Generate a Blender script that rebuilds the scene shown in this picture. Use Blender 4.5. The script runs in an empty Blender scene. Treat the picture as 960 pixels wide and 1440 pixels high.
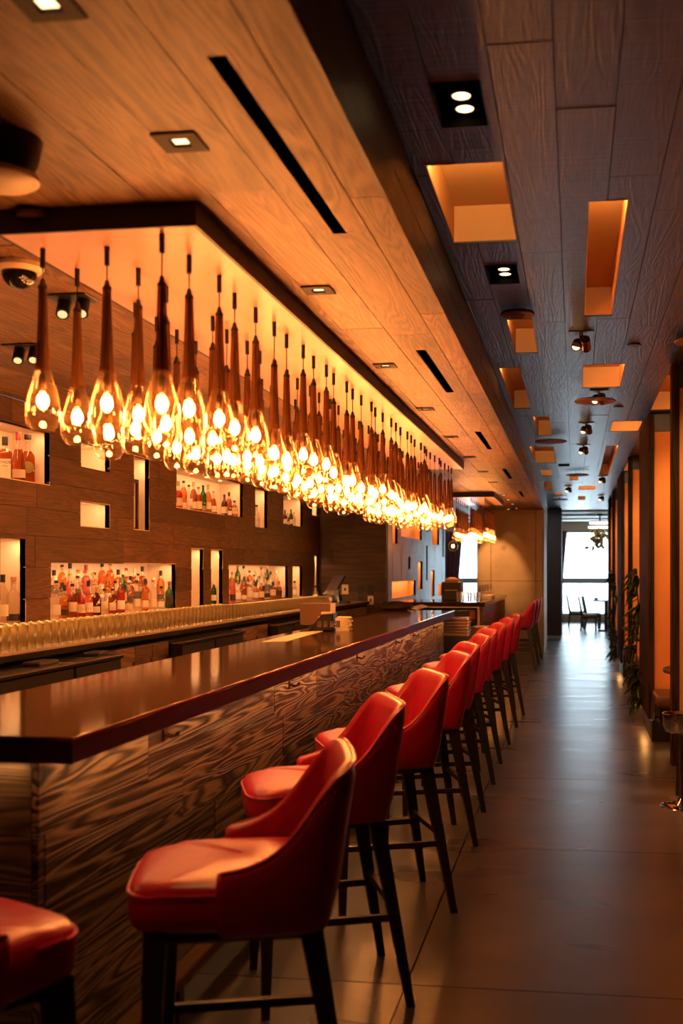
import bpy, bmesh, math, random
from math import sin, cos, pi, radians, atan, sqrt
from mathutils import Vector, Matrix
R = random.Random(7)
D = bpy.data
SC = bpy.context.scene
COL = SC.collection

# ------------------------------------------------------------------ camera
F, VPX, HY, CX, EYE = 1500.0, 808.0, 802.0, 603.5, 1.5
TH = atan((VPX - CX) / F)
cam = D.objects.new('camera', D.cameras.new('camera'))
COL.objects.link(cam)
cam.location = (0, 0, EYE)
cam.rotation_euler = (pi / 2, 0, TH)
cam.data.sensor_fit = 'HORIZONTAL'
cam.data.sensor_width = 36
cam.data.lens = F / 960 * 36
cam.data.shift_x = -(CX - 480) / 960
cam.data.shift_y = (HY - 720) / 960
cam.data.clip_start = 0.05
cam.data.dof.use_dof = True
cam.data.dof.focus_distance = 7.0
cam.data.dof.aperture_fstop = 4.0
SC.camera = cam

# ------------------------------------------------------------------ world, exposure
w = D.worlds.new('sky'); SC.world = w; w.use_nodes = True
bg = w.node_tree.nodes['Background']
bg.inputs[0].default_value = (0.70, 0.88, 1.0, 1)
bg.inputs[1].default_value = 9.5
SC.view_settings.view_transform = 'Standard'
SC.view_settings.look = 'None'
SC.view_settings.exposure = 0.0
SC.view_settings.gamma = 1.0
try:
    SC.cycles.transparent_max_bounces = 40
    SC.cycles.max_bounces = 12
    SC.cycles.transmission_bounces = 12
    SC.cycles.diffuse_bounces = 4
    SC.cycles.glossy_bounces = 4
    SC.cycles.sample_clamp_indirect = 5.0
    SC.cycles.use_denoising = True
    SC.cycles.use_light_tree = True
except Exception:
    pass

BULB_L = 250.0      # radiance of a pendant bulb
NICHE_W = 4.0       # watts per metre of niche strip
RECESS_W = 2.6
BOOTH_W = 110.0
WARM = (1.0, 0.42, 0.10)
PEACH = (1.0, 0.50, 0.20)

def lamp(kind, name, loc, power, color, target=None, size=0.1, size_y=None, **k):
    l = D.lights.new(name, kind); l.energy = power; l.color = color
    o = D.objects.new(name, l); COL.objects.link(o); o.location = loc
    if kind == 'AREA':
        l.size = size
        if size_y:
            l.shape = 'RECTANGLE'; l.size_y = size_y
    if kind in ('POINT', 'SPOT'):
        l.shadow_soft_size = size
    for a, b in k.items(): setattr(l, a, b)
    if target is not None:
        o.rotation_euler = (Vector(target) - Vector(loc)).to_track_quat('-Z', 'Y').to_euler()
    return o

# pixel of the photograph -> point on a plane of the room (room measured from the photograph)
def ray(px, py):
    u = (px - CX) / F
    return (-sin(TH) + u * cos(TH), cos(TH) + u * sin(TH), (HY - py) / F)
def atZ(px, py, z):
    d = ray(px, py); t = (z - EYE) / d[2]; return Vector((t * d[0], t * d[1], z))
def atX(px, py, x):
    d = ray(px, py); t = x / d[0]; return Vector((x, t * d[1], EYE + t * d[2]))
def atY(px, py, y):
    d = ray(px, py); t = y / d[1]; return Vector((t * d[0], y, EYE + t * d[2]))

# ------------------------------------------------------------------ materials
def mat(name):
    m = D.materials.new(name); m.use_nodes = True
    nt = m.node_tree; nt.nodes.clear()
    out = nt.nodes.new('ShaderNodeOutputMaterial')
    return m, nt, out
def nd(nt, t, **kw):
    n = nt.nodes.new(t)
    for k, v in kw.items():
        if k.startswith('i_'):
            key = k[2:]
            key = int(key) if key.isdigit() else key.replace('_', ' ')
            n.inputs[key].default_value = v
        else: setattr(n, k, v)
    return n
def ramp(nt, stops):
    r = nt.nodes.new('ShaderNodeValToRGB'); e = r.color_ramp.elements
    while len(e) < len(stops): e.new(0.5)
    for q, (p, c) in zip(e, stops):
        q.position = p; q.color = (*c, 1) if len(c) == 3 else c
    return r

def plain(name, col, rough=0.5, metal=0.0, spec=0.5, noise=0.0, scale=8.0, bump=0.0, coat=0.0):
    m, nt, out = mat(name)
    b = nd(nt, 'ShaderNodeBsdfPrincipled', i_Roughness=rough, i_Metallic=metal)
    b.inputs['Specular IOR Level'].default_value = spec
    b.inputs['Coat Weight'].default_value = coat
    b.inputs['Coat Roughness'].default_value = 0.1
    tc = nd(nt, 'ShaderNodeTexCoord'); n = nd(nt, 'ShaderNodeTexNoise', i_Scale=scale, i_Detail=4.0)
    nt.links.new(tc.outputs['Object'], n.inputs['Vector'])
    lo = tuple(c * (1 - noise) for c in col); hi = tuple(min(1, c * (1 + noise)) for c in col)
    r = ramp(nt, [(0.3, lo), (0.7, hi)])
    nt.links.new(n.outputs['Fac'], r.inputs['Fac']); nt.links.new(r.outputs['Color'], b.inputs['Base Color'])
    if bump:
        bp = nd(nt, 'ShaderNodeBump', i_Strength=bump, i_Distance=0.01)
        nt.links.new(n.outputs['Fac'], bp.inputs['Height']); nt.links.new(bp.outputs['Normal'], b.inputs['Normal'])
    nt.links.new(b.outputs[0], out.inputs[0])
    return m

def wood(name, axis, dark, light, rough=0.45, fig=0.5, bump=0.25, spec=0.5, vary=0.35, across=7.0, saw=0.0, rings=48.0, along=0.10):
    """grain runs along axis 0/1/2; every board gets its own offset and tone"""
    m, nt, out = mat(name)
    L = nt.links.new
    b = nd(nt, 'ShaderNodeBsdfPrincipled', i_Roughness=rough)
    b.inputs['Specular IOR Level'].default_value = spec
    tc = nd(nt, 'ShaderNodeTexCoord'); oi = nd(nt, 'ShaderNodeObjectInfo')
    off = nd(nt, 'ShaderNodeMath', operation='MULTIPLY', i_1=37.0); L(oi.outputs['Random'], off.inputs[0])
    add = nd(nt, 'ShaderNodeVectorMath', operation='ADD')
    L(tc.outputs['Object'], add.inputs[0]); L(off.outputs[0], add.inputs[1])
    sc = [across] * 3; sc[axis] = across * along
    mp = nd(nt, 'ShaderNodeMapping'); mp.inputs['Scale'].default_value = sc
    L(add.outputs[0], mp.inputs['Vector'])
    n1 = nd(nt, 'ShaderNodeTexNoise', i_Scale=1.0, i_Detail=2.5, i_Roughness=0.45, i_Distortion=0.8)
    L(mp.outputs[0], n1.inputs['Vector'])
    ring = nd(nt, 'ShaderNodeMath', operation='MULTIPLY', i_1=rings); L(n1.outputs['Fac'], ring.inputs[0])
    sn = nd(nt, 'ShaderNodeMath', operation='SINE'); L(ring.outputs[0], sn.inputs[0])
    mr = nd(nt, 'ShaderNodeMapRange'); mr.inputs[1].default_value = -1; L(sn.outputs[0], mr.inputs[0])
    sc2 = [across * 18] * 3; sc2[axis] = across * 0.8
    mp2 = nd(nt, 'ShaderNodeMapping'); mp2.inputs['Scale'].default_value = sc2
    L(add.outputs[0], mp2.inputs['Vector'])
    n2 = nd(nt, 'ShaderNodeTexNoise', i_Scale=1.0, i_Detail=5.0, i_Roughness=0.65); L(mp2.outputs[0], n2.inputs['Vector'])
    mix = nd(nt, 'ShaderNodeMix', data_type='FLOAT', i_0=fig)
    L(n2.outputs['Fac'], mix.inputs[2]); L(mr.outputs[0], mix.inputs[3])
    n3 = nd(nt, 'ShaderNodeTexNoise', i_Scale=1.3, i_Detail=3.0); L(add.outputs[0], n3.inputs['Vector'])
    tone = nd(nt, 'ShaderNodeMath', operation='MULTIPLY_ADD', i_1=0.5, i_2=-0.25); L(n3.outputs['Fac'], tone.inputs[0])
    ad = nd(nt, 'ShaderNodeMath', operation='ADD'); L(mix.outputs[0], ad.inputs[0]); L(tone.outputs[0], ad.inputs[1])
    r = ramp(nt, [(0.18, dark), (0.5, tuple((a + c) / 2 for a, c in zip(dark, light))), (0.8, light)])
    L(ad.outputs[0], r.inputs['Fac'])
    v = nd(nt, 'ShaderNodeMapRange'); v.inputs[3].default_value = 1 - vary; v.inputs[4].default_value = 1 + vary
    L(oi.outputs['Random'], v.inputs[0])
    mul = nd(nt, 'ShaderNodeVectorMath', operation='SCALE'); L(r.outputs['Color'], mul.inputs[0]); L(v.outputs[0], mul.inputs[3])
    L(mul.outputs[0], b.inputs['Base Color'])
    h = ad.outputs[0]
    if saw:
        sc3 = [1.0] * 3; sc3[axis] = 55.0
        mp3 = nd(nt, 'ShaderNodeMapping'); mp3.inputs['Scale'].default_value = sc3
        L(add.outputs[0], mp3.inputs['Vector'])
        n4 = nd(nt, 'ShaderNodeTexNoise', i_Scale=1.0, i_Detail=3.0); L(mp3.outputs[0], n4.inputs['Vector'])
        sa = nd(nt, 'ShaderNodeMath', operation='MULTIPLY_ADD', i_1=saw); L(n4.outputs['Fac'], sa.inputs[0]); L(h, sa.inputs[2])
        h = sa.outputs[0]
    bp = nd(nt, 'ShaderNodeBump', i_Strength=bump, i_Distance=0.006)
    L(h, bp.inputs['Height']); L(bp.outputs['Normal'], b.inputs['Normal'])
    rr = nd(nt, 'ShaderNodeMapRange'); rr.inputs[3].default_value = rough + 0.12; rr.inputs[4].default_value = rough - 0.06
    L(n2.outputs['Fac'], rr.inputs[0]); L(rr.outputs[0], b.inputs['Roughness'])
    L(b.outputs[0], out.inputs[0])
    return m

def sheet_fresnel(nt, power=5.0, base=0.05):
    lw = nd(nt, 'ShaderNodeLayerWeight', i_Blend=0.5)
    p = nd(nt, 'ShaderNodeMath', operation='POWER', i_1=power); nt.links.new(lw.outputs['Facing'], p.inputs[0])
    q = nd(nt, 'ShaderNodeMath', operation='MULTIPLY_ADD', i_1=0.9, i_2=base); nt.links.new(p.outputs[0], q.inputs[0])
    return q
def thin_glass(name, tint, ior=1.45, rough=0.02, body=None, amount=0.0):
    """thin clear sheet: light passes straight through, fresnel mirror on top, optional body colour"""
    m, nt, out = mat(name); L = nt.links.new
    t = nd(nt, 'ShaderNodeBsdfTransparent', i_Color=(*tint, 1))
    g = nd(nt, 'ShaderNodeBsdfGlossy', i_Roughness=rough)
    fr = sheet_fresnel(nt)
    mx = nd(nt, 'ShaderNodeMixShader')
    src = t.outputs[0]
    if body:
        d = nd(nt, 'ShaderNodeBsdfDiffuse', i_Color=(*body, 1))
        m0 = nd(nt, 'ShaderNodeMixShader', i_Fac=amount)
        L(t.outputs[0], m0.inputs[1]); L(d.outputs[0], m0.inputs[2]); src = m0.outputs[0]
    L(fr.outputs[0], mx.inputs[0]); L(src, mx.inputs[1]); L(g.outputs[0], mx.inputs[2])
    L(mx.outputs[0], out.inputs[0])
    return m

def glow(name, col, s):
    m, nt, out = mat(name)
    e = nd(nt, 'ShaderNodeEmission', i_Color=(*col, 1), i_Strength=s)
    nt.links.new(e.outputs[0], out.inputs[0]); return m

def concrete():
    m, nt, out = mat('polished_concrete'); L = nt.links.new
    b = nd(nt, 'ShaderNodeBsdfPrincipled'); b.inputs['Specular IOR Level'].default_value = 0.55
    tc = nd(nt, 'ShaderNodeTexCoord'); oi = nd(nt, 'ShaderNodeObjectInfo')
    n = nd(nt, 'ShaderNodeTexNoise', i_Scale=1.6, i_Detail=8.0, i_Roughness=0.62, i_Distortion=0.5)
    L(tc.outputs['Object'], n.inputs['Vector'])
    r = ramp(nt, [(0.3, (0.045, 0.041, 0.041)), (0.55, (0.075, 0.068, 0.068)), (0.75, (0.115, 0.104, 0.102))])
    L(n.outputs['Fac'], r.inputs['Fac'])
    v = nd(nt, 'ShaderNodeMapRange'); v.inputs[3].default_value = 0.85; v.inputs[4].default_value = 1.2; L(oi.outputs['Random'], v.inputs[0])
    mul = nd(nt, 'ShaderNodeVectorMath', operation='SCALE'); L(r.outputs['Color'], mul.inputs[0]); L(v.outputs[0], mul.inputs[3])
    L(mul.outputs[0], b.inputs['Base Color'])
    mpf = nd(nt, 'ShaderNodeMapping'); mpf.inputs['Scale'].default_value = (.8, 2.6, 1); L(tc.outputs['Object'], mpf.inputs['Vector'])
    n2 = nd(nt, 'ShaderNodeTexNoise', i_Scale=1.3, i_Detail=2.0, i_Roughness=.4); L(mpf.outputs[0], n2.inputs['Vector'])
    rr = nd(nt, 'ShaderNodeMapRange'); rr.inputs[1].default_value = .25; rr.inputs[2].default_value = .75; rr.inputs[3].default_value = 0.26; rr.inputs[4].default_value = 0.33
    L(n2.outputs['Fac'], rr.inputs[0]); L(rr.outputs[0], b.inputs['Roughness'])
    bp = nd(nt, 'ShaderNodeBump', i_Strength=0.008, i_Distance=0.01); L(n2.outputs['Fac'], bp.inputs['Height']); L(bp.outputs[0], b.inputs['Normal'])
    L(b.outputs[0], out.inputs[0]); return m

M = {}
M['concrete'] = concrete()
M['ceil_wood'] = wood('bar_ceiling_oak', 1, (0.10, 0.045, 0.018), (0.34, 0.18, 0.08), 0.42, 0.32, 0.25, vary=0.3, spec=.35, across=9.0, rings=70)
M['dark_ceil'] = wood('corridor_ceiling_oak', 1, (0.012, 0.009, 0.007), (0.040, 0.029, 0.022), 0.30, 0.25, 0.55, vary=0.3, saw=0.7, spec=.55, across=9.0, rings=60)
M['soffit'] = wood('soffit_oak', 1, (0.03, 0.02, 0.014), (0.10, 0.066, 0.045), 0.36, 0.35, 0.35, vary=0.25, saw=0.4)
M['wall_wood'] = wood('back_wall_oak', 1, (0.05, 0.022, 0.009), (0.17, 0.08, 0.034), 0.55, 0.2, 0.2, spec=.3, vary=0.25, across=9.0)
M['wall_wood_x'] = wood('return_wall_oak', 0, (0.030, 0.014, 0.007), (0.10, 0.05, 0.024), 0.5, 0.25, 0.2, vary=0.2)
M['pier_wood'] = wood('pier_oak', 2, (0.05, 0.034, 0.024), (0.16, 0.115, 0.085), 0.38, 0.35, 0.35, vary=0.2, saw=0.3)
M['bar_wood'] = wood('bar_front_oak', 1, (0.016, 0.008, 0.004), (0.38, 0.23, 0.12), 0.45, 0.55, 0.6, vary=0.3, across=8.0, rings=85, along=.07)
M['bar_wood_x'] = wood('bar_end_oak', 0, (0.016, 0.008, 0.004), (0.26, 0.155, 0.08), 0.5, 0.4, 0.4, vary=0.2, across=8.0, rings=80, along=.07)
M['cab_wood'] = wood('cabinet_oak', 1, (0.04, 0.02, 0.01), (0.17, 0.09, 0.045), 0.45, 0.4, 0.2)
M['post_wood'] = wood('partition_oak', 2, (0.010, 0.005, 0.003), (0.045, 0.022, 0.010), 0.65, 0.3, 0.25, spec=.02)
M['frame_dark'] = wood('dark_frame_oak', 2, (0.010, 0.006, 0.004), (0.03, 0.017, 0.010), 0.4, 0.3, 0.15)
M['backing'] = plain('dark_backing', (0.012, 0.008, 0.006), 0.9)
M['bar_top'] = plain('bar_top_stone', (0.060, 0.028, 0.013), 0.09, spec=1.0, noise=0.25, scale=60)
M['bar_edge'] = plain('bar_edge_oxblood', (0.016, 0.004, 0.005), 0.5, spec=.25, noise=0.2, scale=20)
M['niche'] = plain('niche_paint', (0.86, 0.72, 0.58), 0.6, noise=0.02)
M['orange_paint'] = plain('orange_recess_paint', (0.80, 0.40, 0.12), 0.55, noise=0.02)
M['plate'] = plain('pendant_plate_veneer', (0.66, 0.36, 0.27), 0.30, noise=0.08, scale=5)
M['plate_edge'] = plain('plate_edge', (0.016, 0.009, 0.006), 0.45)
M['black'] = plain('black_metal', (0.012, 0.011, 0.010), 0.4)
M['slot'] = plain('slot_black', (0.004, 0.004, 0.004), 0.8, spec=.1)
M['bin_black'] = plain('bin_black', (0.010, 0.007, 0.005), 0.5, spec=.2)
M['bronze'] = plain('bronze_metal', (0.12, 0.055, 0.025), 0.35, metal=0.9)
M['rust'] = plain('brown_speaker_cloth', (0.16, 0.055, 0.028), 0.7)
M['steel'] = plain('stainless_steel', (0.55, 0.5, 0.45), 0.22, metal=1.0)
M['chrome'] = plain('chrome', (0.8, 0.78, 0.75), 0.07, metal=1.0)
M['leather'] = plain('red_leather', (0.42, 0.008, 0.040), 0.33, spec=0.55, noise=0.12, scale=30, bump=0.05)
M['leather_back'] = plain('red_fabric_back', (0.30, 0.014, 0.022), 0.55, noise=0.12, scale=60, bump=0.05)
M['leg'] = plain('dark_stool_wood', (0.016, 0.010, 0.008), 0.42)
M['plaster'] = plain('tan_concrete_panel', (0.30, 0.185, 0.10), 0.6, noise=0.14, scale=3.5, bump=0.05)
M['passage'] = plain('dark_plum_panel', (0.055, 0.026, 0.022), 0.5, noise=0.15, scale=3)
M['white_paint'] = plain('white_paint', (0.75, 0.75, 0.72), 0.6)
M['tan_paint'] = plain('tan_paint', (0.32, 0.20, 0.12), 0.6)
M['frame_grey'] = plain('window_frame_grey', (0.30, 0.30, 0.29), 0.4)
M['curtain'] = plain('wine_curtain', (0.10, 0.018, 0.020), 0.8, noise=0.2, scale=6)
M['pane'] = thin_glass('window_pane', (0.97, 0.99, 1.0))
M['glass'] = thin_glass('clear_glass', (0.94, 0.93, 0.90), 1.5)
M['pend_glass'] = thin_glass('pendant_clear_glass', (0.97, 0.90, 0.80), 1.5)
M['neck_glass'] = thin_glass('pendant_smoked_glass', (0.60, 0.38, 0.24), 1.5, body=(0.20, 0.08, 0.03), amount=0.45)
M['tumbler'] = None
def tumbler_glass():
    m, nt, out = mat('ribbed_tumbler_glass'); L = nt.links.new
    g = nd(nt, 'ShaderNodeBsdfGlass', i_Color=(1, .95, .84, 1), i_Roughness=0.02, i_IOR=1.45); t = nd(nt, 'ShaderNodeBsdfTranslucent', i_Color=(.9, .8, .66, 1))
    tr = nd(nt, 'ShaderNodeBsdfTransparent', i_Color=(.95, .92, .88, 1))
    m1 = nd(nt, 'ShaderNodeMixShader', i_Fac=.06); m2 = nd(nt, 'ShaderNodeMixShader', i_Fac=.25)
    L(g.outputs[0], m1.inputs[1]); L(t.outputs[0], m1.inputs[2]); L(m1.outputs[0], m2.inputs[1]); L(tr.outputs[0], m2.inputs[2]); L(m2.outputs[0], out.inputs[0])
    return m
M['tumbler'] = tumbler_glass()
M['trim_dark'] = plain('dark_bronze_trim', (0.016, 0.008, 0.005), 0.6, spec=.2)
def drop_glass():
    m, nt, out = mat('pendant_drop_glass'); L = nt.links.new
    t = nd(nt, 'ShaderNodeBsdfTransparent', i_Color=(.98, .93, .85, 1)); g = nd(nt, 'ShaderNodeBsdfGlossy', i_Roughness=.03)
    q = nd(nt, 'ShaderNodeBsdfTranslucent', i_Color=(.85, .55, .28, 1)); fr = sheet_fresnel(nt, 2.6, .07)
    m1 = nd(nt, 'ShaderNodeMixShader', i_Fac=.15); m2 = nd(nt, 'ShaderNodeMixShader')
    L(g.outputs[0], m1.inputs[1]); L(q.outputs[0], m1.inputs[2]); L(fr.outputs[0], m2.inputs[0]); L(t.outputs[0], m2.inputs[1]); L(m1.outputs[0], m2.inputs[2]); L(m2.outputs[0], out.inputs[0])
    return m
M['pend_glass'] = drop_glass()
M['bulb'] = glow('bulb_glow', (1.0, 0.335, 0.078), BULB_L)
M['lens'] = glow('lamp_lens', (1.0, 0.60, 0.25), 6.0)
M['lens_bright'] = glow('downlight_lens', (1.0, 0.62, 0.28), 4.0)
M['lens_dim'] = glow('dim_lens', (1.0, 0.60, 0.25), 1.4)
M['orange_fab'] = plain('orange_upholstery', (0.80, 0.27, 0.055), 0.75, noise=0.05, scale=4)
M['seat_brown'] = plain('brown_bench_leather', (0.10, 0.034, 0.014), 0.5)
M['leaf'] = plain('dark_green_leaf', (0.030, 0.060, 0.018), 0.35, noise=0.3, scale=12)
M['stem'] = plain('plant_stem', (0.05, 0.045, 0.02), 0.6)
M['paper'] = plain('cream_paper', (0.75, 0.66, 0.52), 0.7)
M['menu'] = wood('menu_board', 0, (0.10, 0.05, 0.028), (0.24, 0.13, 0.07), 0.45, 0.3, 0.1)
M['white_trim'] = plain('white_binding', (0.8, 0.78, 0.74), 0.6)
M['box_tan'] = plain('tan_card_box', (0.20, 0.115, 0.075), 0.7)
M['screen'] = plain('dim_screen', (0.16, 0.12, 0.14), 0.12)
M['plastic_cream'] = plain('cream_plastic', (0.80, 0.62, 0.40), 0.45)
M['tan_cloth'] = plain('tan_cloth', (0.55, 0.34, 0.20), 0.8)
M['gold_leaf'] = plain('gold_leaf_metal', (0.50, 0.30, 0.06), 0.35, metal=.6)
M['ring_glow'] = glow('chandelier_ring_glow', (1.0, 0.92, 0.78), 3.0)
M['red_card'] = plain('red_card', (0.55, 0.10, 0.06), 0.6)
M['chair_wood'] = plain('dining_chair_wood', (0.05, 0.03, 0.018), 0.4)
M['chair_seat'] = plain('cream_chair_seat', (0.55, 0.48, 0.40), 0.6)
M['black_leather'] = plain('dark_brown_leather', (0.015, 0.009, 0.007), 0.45, spec=.3)

# ------------------------------------------------------------------ mesh builder
class MB:
    def __init__(s): s.v = []; s.f = []
    def add(s, vs, fs):
        o = len(s.v); s.v += [tuple(p) for p in vs]; s.f += [tuple(i + o for i in f) for f in fs]
    def box(s, x0, x1, y0, y1, z0, z1):
        s.add([(x0, y0, z0), (x1, y0, z0), (x1, y1, z0), (x0, y1, z0), (x0, y0, z1), (x1, y0, z1), (x1, y1, z1), (x0, y1, z1)],
              [(3, 2, 1, 0), (4, 5, 6, 7), (0, 1, 5, 4), (1, 2, 6, 5), (2, 3, 7, 6), (3, 0, 4, 7)])
        return s
    def rbox(s, x0, x1, y0, y1, z0, z1, r=0.01, seg=2):
        bm = bmesh.new(); bmesh.ops.create_cube(bm, size=1)
        for v in bm.verts:
            v.co = Vector(((x0 + x1) / 2 + v.co.x * (x1 - x0), (y0 + y1) / 2 + v.co.y * (y1 - y0), (z0 + z1) / 2 + v.co.z * (z1 - z0)))
        bmesh.ops.bevel(bm, geom=bm.edges[:], offset=r, segments=seg, affect='EDGES', profile=0.5)
        bm.verts.index_update()
        s.add([v.co for v in bm.verts], [[v.index for v in f.verts] for f in bm.faces]); bm.free()
        return s
    def loft(s, rings, cap0=True, cap1=True, closed=True):
        n = len(rings[0]); vs = [p for r in rings for p in r]; fs = []
        for i in range(len(rings) - 1):
            for j in range(n if closed else n - 1):
                k = (j + 1) % n
                fs.append((i * n + j, i * n + k, (i + 1) * n + k, (i + 1) * n + j))
        if cap0: fs.append(tuple(range(n - 1, -1, -1)))
        if cap1: fs.append(tuple((len(rings) - 1) * n + j for j in range(n)))
        s.add(vs, fs); return s
    def lathe(s, prof, n=12, c=(0, 0, 0), cap0=True, cap1=True):
        rings = [[(c[0] + r * cos(2 * pi * j / n), c[1] + r * sin(2 * pi * j / n), c[2] + z) for j in range(n)] for r, z in prof]
        return s.loft(rings, cap0, cap1)
    def taper(s, p, q, w0, w1, h0=None, h1=None):
        """square bar from p to q, mostly upright"""
        h0 = h0 or w0; h1 = h1 or w1
        rr = []
        for (c, a, b) in ((p, w0, h0), (q, w1, h1)):
            rr.append([(c[0] + sx * a / 2, c[1] + sy * b / 2, c[2]) for sx, sy in ((-1, -1), (1, -1), (1, 1), (-1, 1))])
        return s.loft(rr)
    def tube(s, pts, r, n=8, closed=False):
        pts = [Vector(p) for p in pts]; rings = []
        for i, p in enumerate(pts):
            a = pts[i - 1] if (i > 0 or closed) else p
            b = pts[(i + 1) % len(pts)] if (i < len(pts) - 1 or closed) else p
            t = (b - a).normalized()
            u = t.cross(Vector((0, 0, 1)))
            if u.length < 1e-3: u = Vector((1, 0, 0))
            u.normalize(); v = t.cross(u)
            rad = r[i] if isinstance(r, (list, tuple)) else r
            rings.append([p + (u * cos(2 * pi * j / n) + v * sin(2 * pi * j / n)) * rad for j in range(n)])
        if closed: rings.append(rings[0]); return s.loft(rings, False, False)
        return s.loft(rings)
    def bar(s, p, q, wd, ht):
        p, q = Vector(p), Vector(q); t = (q - p).normalized()
        u = t.cross(Vector((0, 0, 1)))
        if u.length < 1e-3: u = Vector((1, 0, 0))
        u.normalize(); v = u.cross(t)
        return s.loft([[c + u * sx * wd / 2 + v * sy * ht / 2 for sx, sy in ((-1, -1), (1, -1), (1, 1), (-1, 1))] for c in (p, q)])
    def sphere(s, c, r, n=10, m=7, sz=1.0):
        prof = [(max(1e-4, r * sin(pi * i / m)), -r * sz * cos(pi * i / m)) for i in range(m + 1)]
        return s.lathe(prof, n, c)
    def mesh(s, name, material, smooth=False):
        me = D.meshes.new(name); me.from_pydata(s.v, [], s.f)
        bm = bmesh.new(); bm.from_mesh(me); bmesh.ops.recalc_face_normals(bm, faces=bm.faces); bm.to_mesh(me); bm.free()
        if material: me.materials.append(M[material] if isinstance(material, str) else material)
        if smooth:
            me.polygons.foreach_set('use_smooth', [True] * len(me.polygons))
            if smooth != 'all':
                try: me.set_sharp_from_angle(angle=radians(40))
                except Exception: pass
        me.update(); return me
    def build(s, name, material, parent=None, smooth=False):
        return place(s.mesh(name, material, smooth), name, parent)

def place(me, name, parent=None, loc=(0, 0, 0), rz=0.0):
    o = D.objects.new(name, me); COL.objects.link(o); o.location = loc; o.rotation_euler = (0, 0, rz)
    if parent: o.parent = parent
    return o
def tag(o, label=None, cat=None, group=None, kind=None):
    if label: o['label'] = label
    if cat: o['category'] = cat
    if group: o['group'] = group
    if kind: o['kind'] = kind
    return o
def thing(name, label, cat, loc=(0, 0, 0), rz=0.0, group=None):
    return tag(place(None, name, None, loc, rz), label, cat, group)
def struct(o): o['kind'] = 'structure'; return o
KIDS = {}
def copy_tree(root, loc, rz, label, group=None):
    def cp(o, parent):
        c = o.copy(); COL.objects.link(c); c.parent = parent
        for ch in o.children: cp(ch, c)
        return c
    r = cp(root, None); r.location = loc; r.rotation_euler = (0, 0, rz); r['label'] = label
    if group: r['group'] = group
    return r

# boards with openings
def cut(rect, holes):
    out = [rect]
    for a0, a1, b0, b1 in holes:
        nw = []
        for u0, u1, v0, v1 in out:
            if a1 <= u0 or a0 >= u1 or b1 <= v0 or b0 >= v1: nw.append((u0, u1, v0, v1)); continue
            if a0 > u0: nw.append((u0, a0, v0, v1))
            if a1 < u1: nw.append((a1, u1, v0, v1))
            c0, c1 = max(u0, a0), min(u1, a1)
            if b0 > v0: nw.append((c0, c1, v0, b0))
            if b1 < v1: nw.append((c0, c1, b1, v1))
        out = [q for q in nw if q[1] - q[0] > 1e-3 and q[3] - q[2] > 1e-3]
    return out
def boards(parent, name, material, u0, u1, vs, lens, holes, box, t=0.018, gap=0.0032, rnd=None, back=True):
    """boards run along u; vs = list of board edges across; box(u0,u1,v0,v1,w0,w1)->box bounds; w=0 is the seen face"""
    rnd = rnd or random.Random(3)
    for i in range(len(vs) - 1):
        u = u0 - rnd.uniform(0, lens[1])
        while u < u1:
            L = rnd.uniform(*lens); a, b = max(u, u0), min(u + L, u1); u += L
            if b - a < 0.02: continue
            if u1 - b < 0.25: b = u1; u = u1 + 1
            ps = cut((a + gap / 2, b - gap / 2, vs[i] + gap / 2, vs[i + 1] - gap / 2), holes)
            if not ps: continue
            m = MB(); w0 = rnd.uniform(0, 0.0025)
            for q in ps: m.box(*box(q[0], q[1], q[2], q[3], w0, t))
            m.build(name, material, parent)

def backing(name, material, rect, holes, box, t0, t1):
    m = MB()
    for q in cut(rect, holes): m.box(*box(q[0], q[1], q[2], q[3], t0, t1))
    return m.build(name, material)

def steps(a, b, n): return [a + (b - a) * i / n for i in range(n + 1)]

ORD = ['first', 'second', 'third', 'fourth', 'fifth', 'sixth', 'seventh', 'eighth', 'ninth', 'tenth', 'eleventh', 'twelfth', 'thirteenth', 'fourteenth', 'fifteenth', 'sixteenth', 'seventeenth', 'eighteenth', 'nineteenth', 'twentieth']
# ------------------------------------------------------------------ fixed planes of the room
XB, XW, XS = -1.28, -3.55, -0.55          # bar edge, back wall, soffit edge
ZB, ZC, ZD = 1.07, 2.60, 2.87             # counter, bar ceiling, corridor ceiling
YRET, XPIER, YPIER = 14.66, -2.60, 21.4   # return wall, pier face, pier end
YWIN = 31.0

# ------------------------------------------------------------------ floor
fl = struct(MB().box(-6.2, 3.4, -1.6, 31.2, -0.06, -0.012).build('floor', 'backing'))
ys = [-1.6] + [-0.09 + 1.953 * i for i in range(0, 16)] + [31.2]
xs = [-6.2, -4.2, -2.4, -0.605, 1.2, 3.4]
for i in range(len(ys) - 1):
    for j in range(len(xs) - 1):
        g = 0.003
        MB().box(xs[j] + g, xs[j + 1] - g, ys[i] + g, ys[i + 1] - g, -0.02, 0.0).build('floor_slab', 'concrete', fl)

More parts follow.
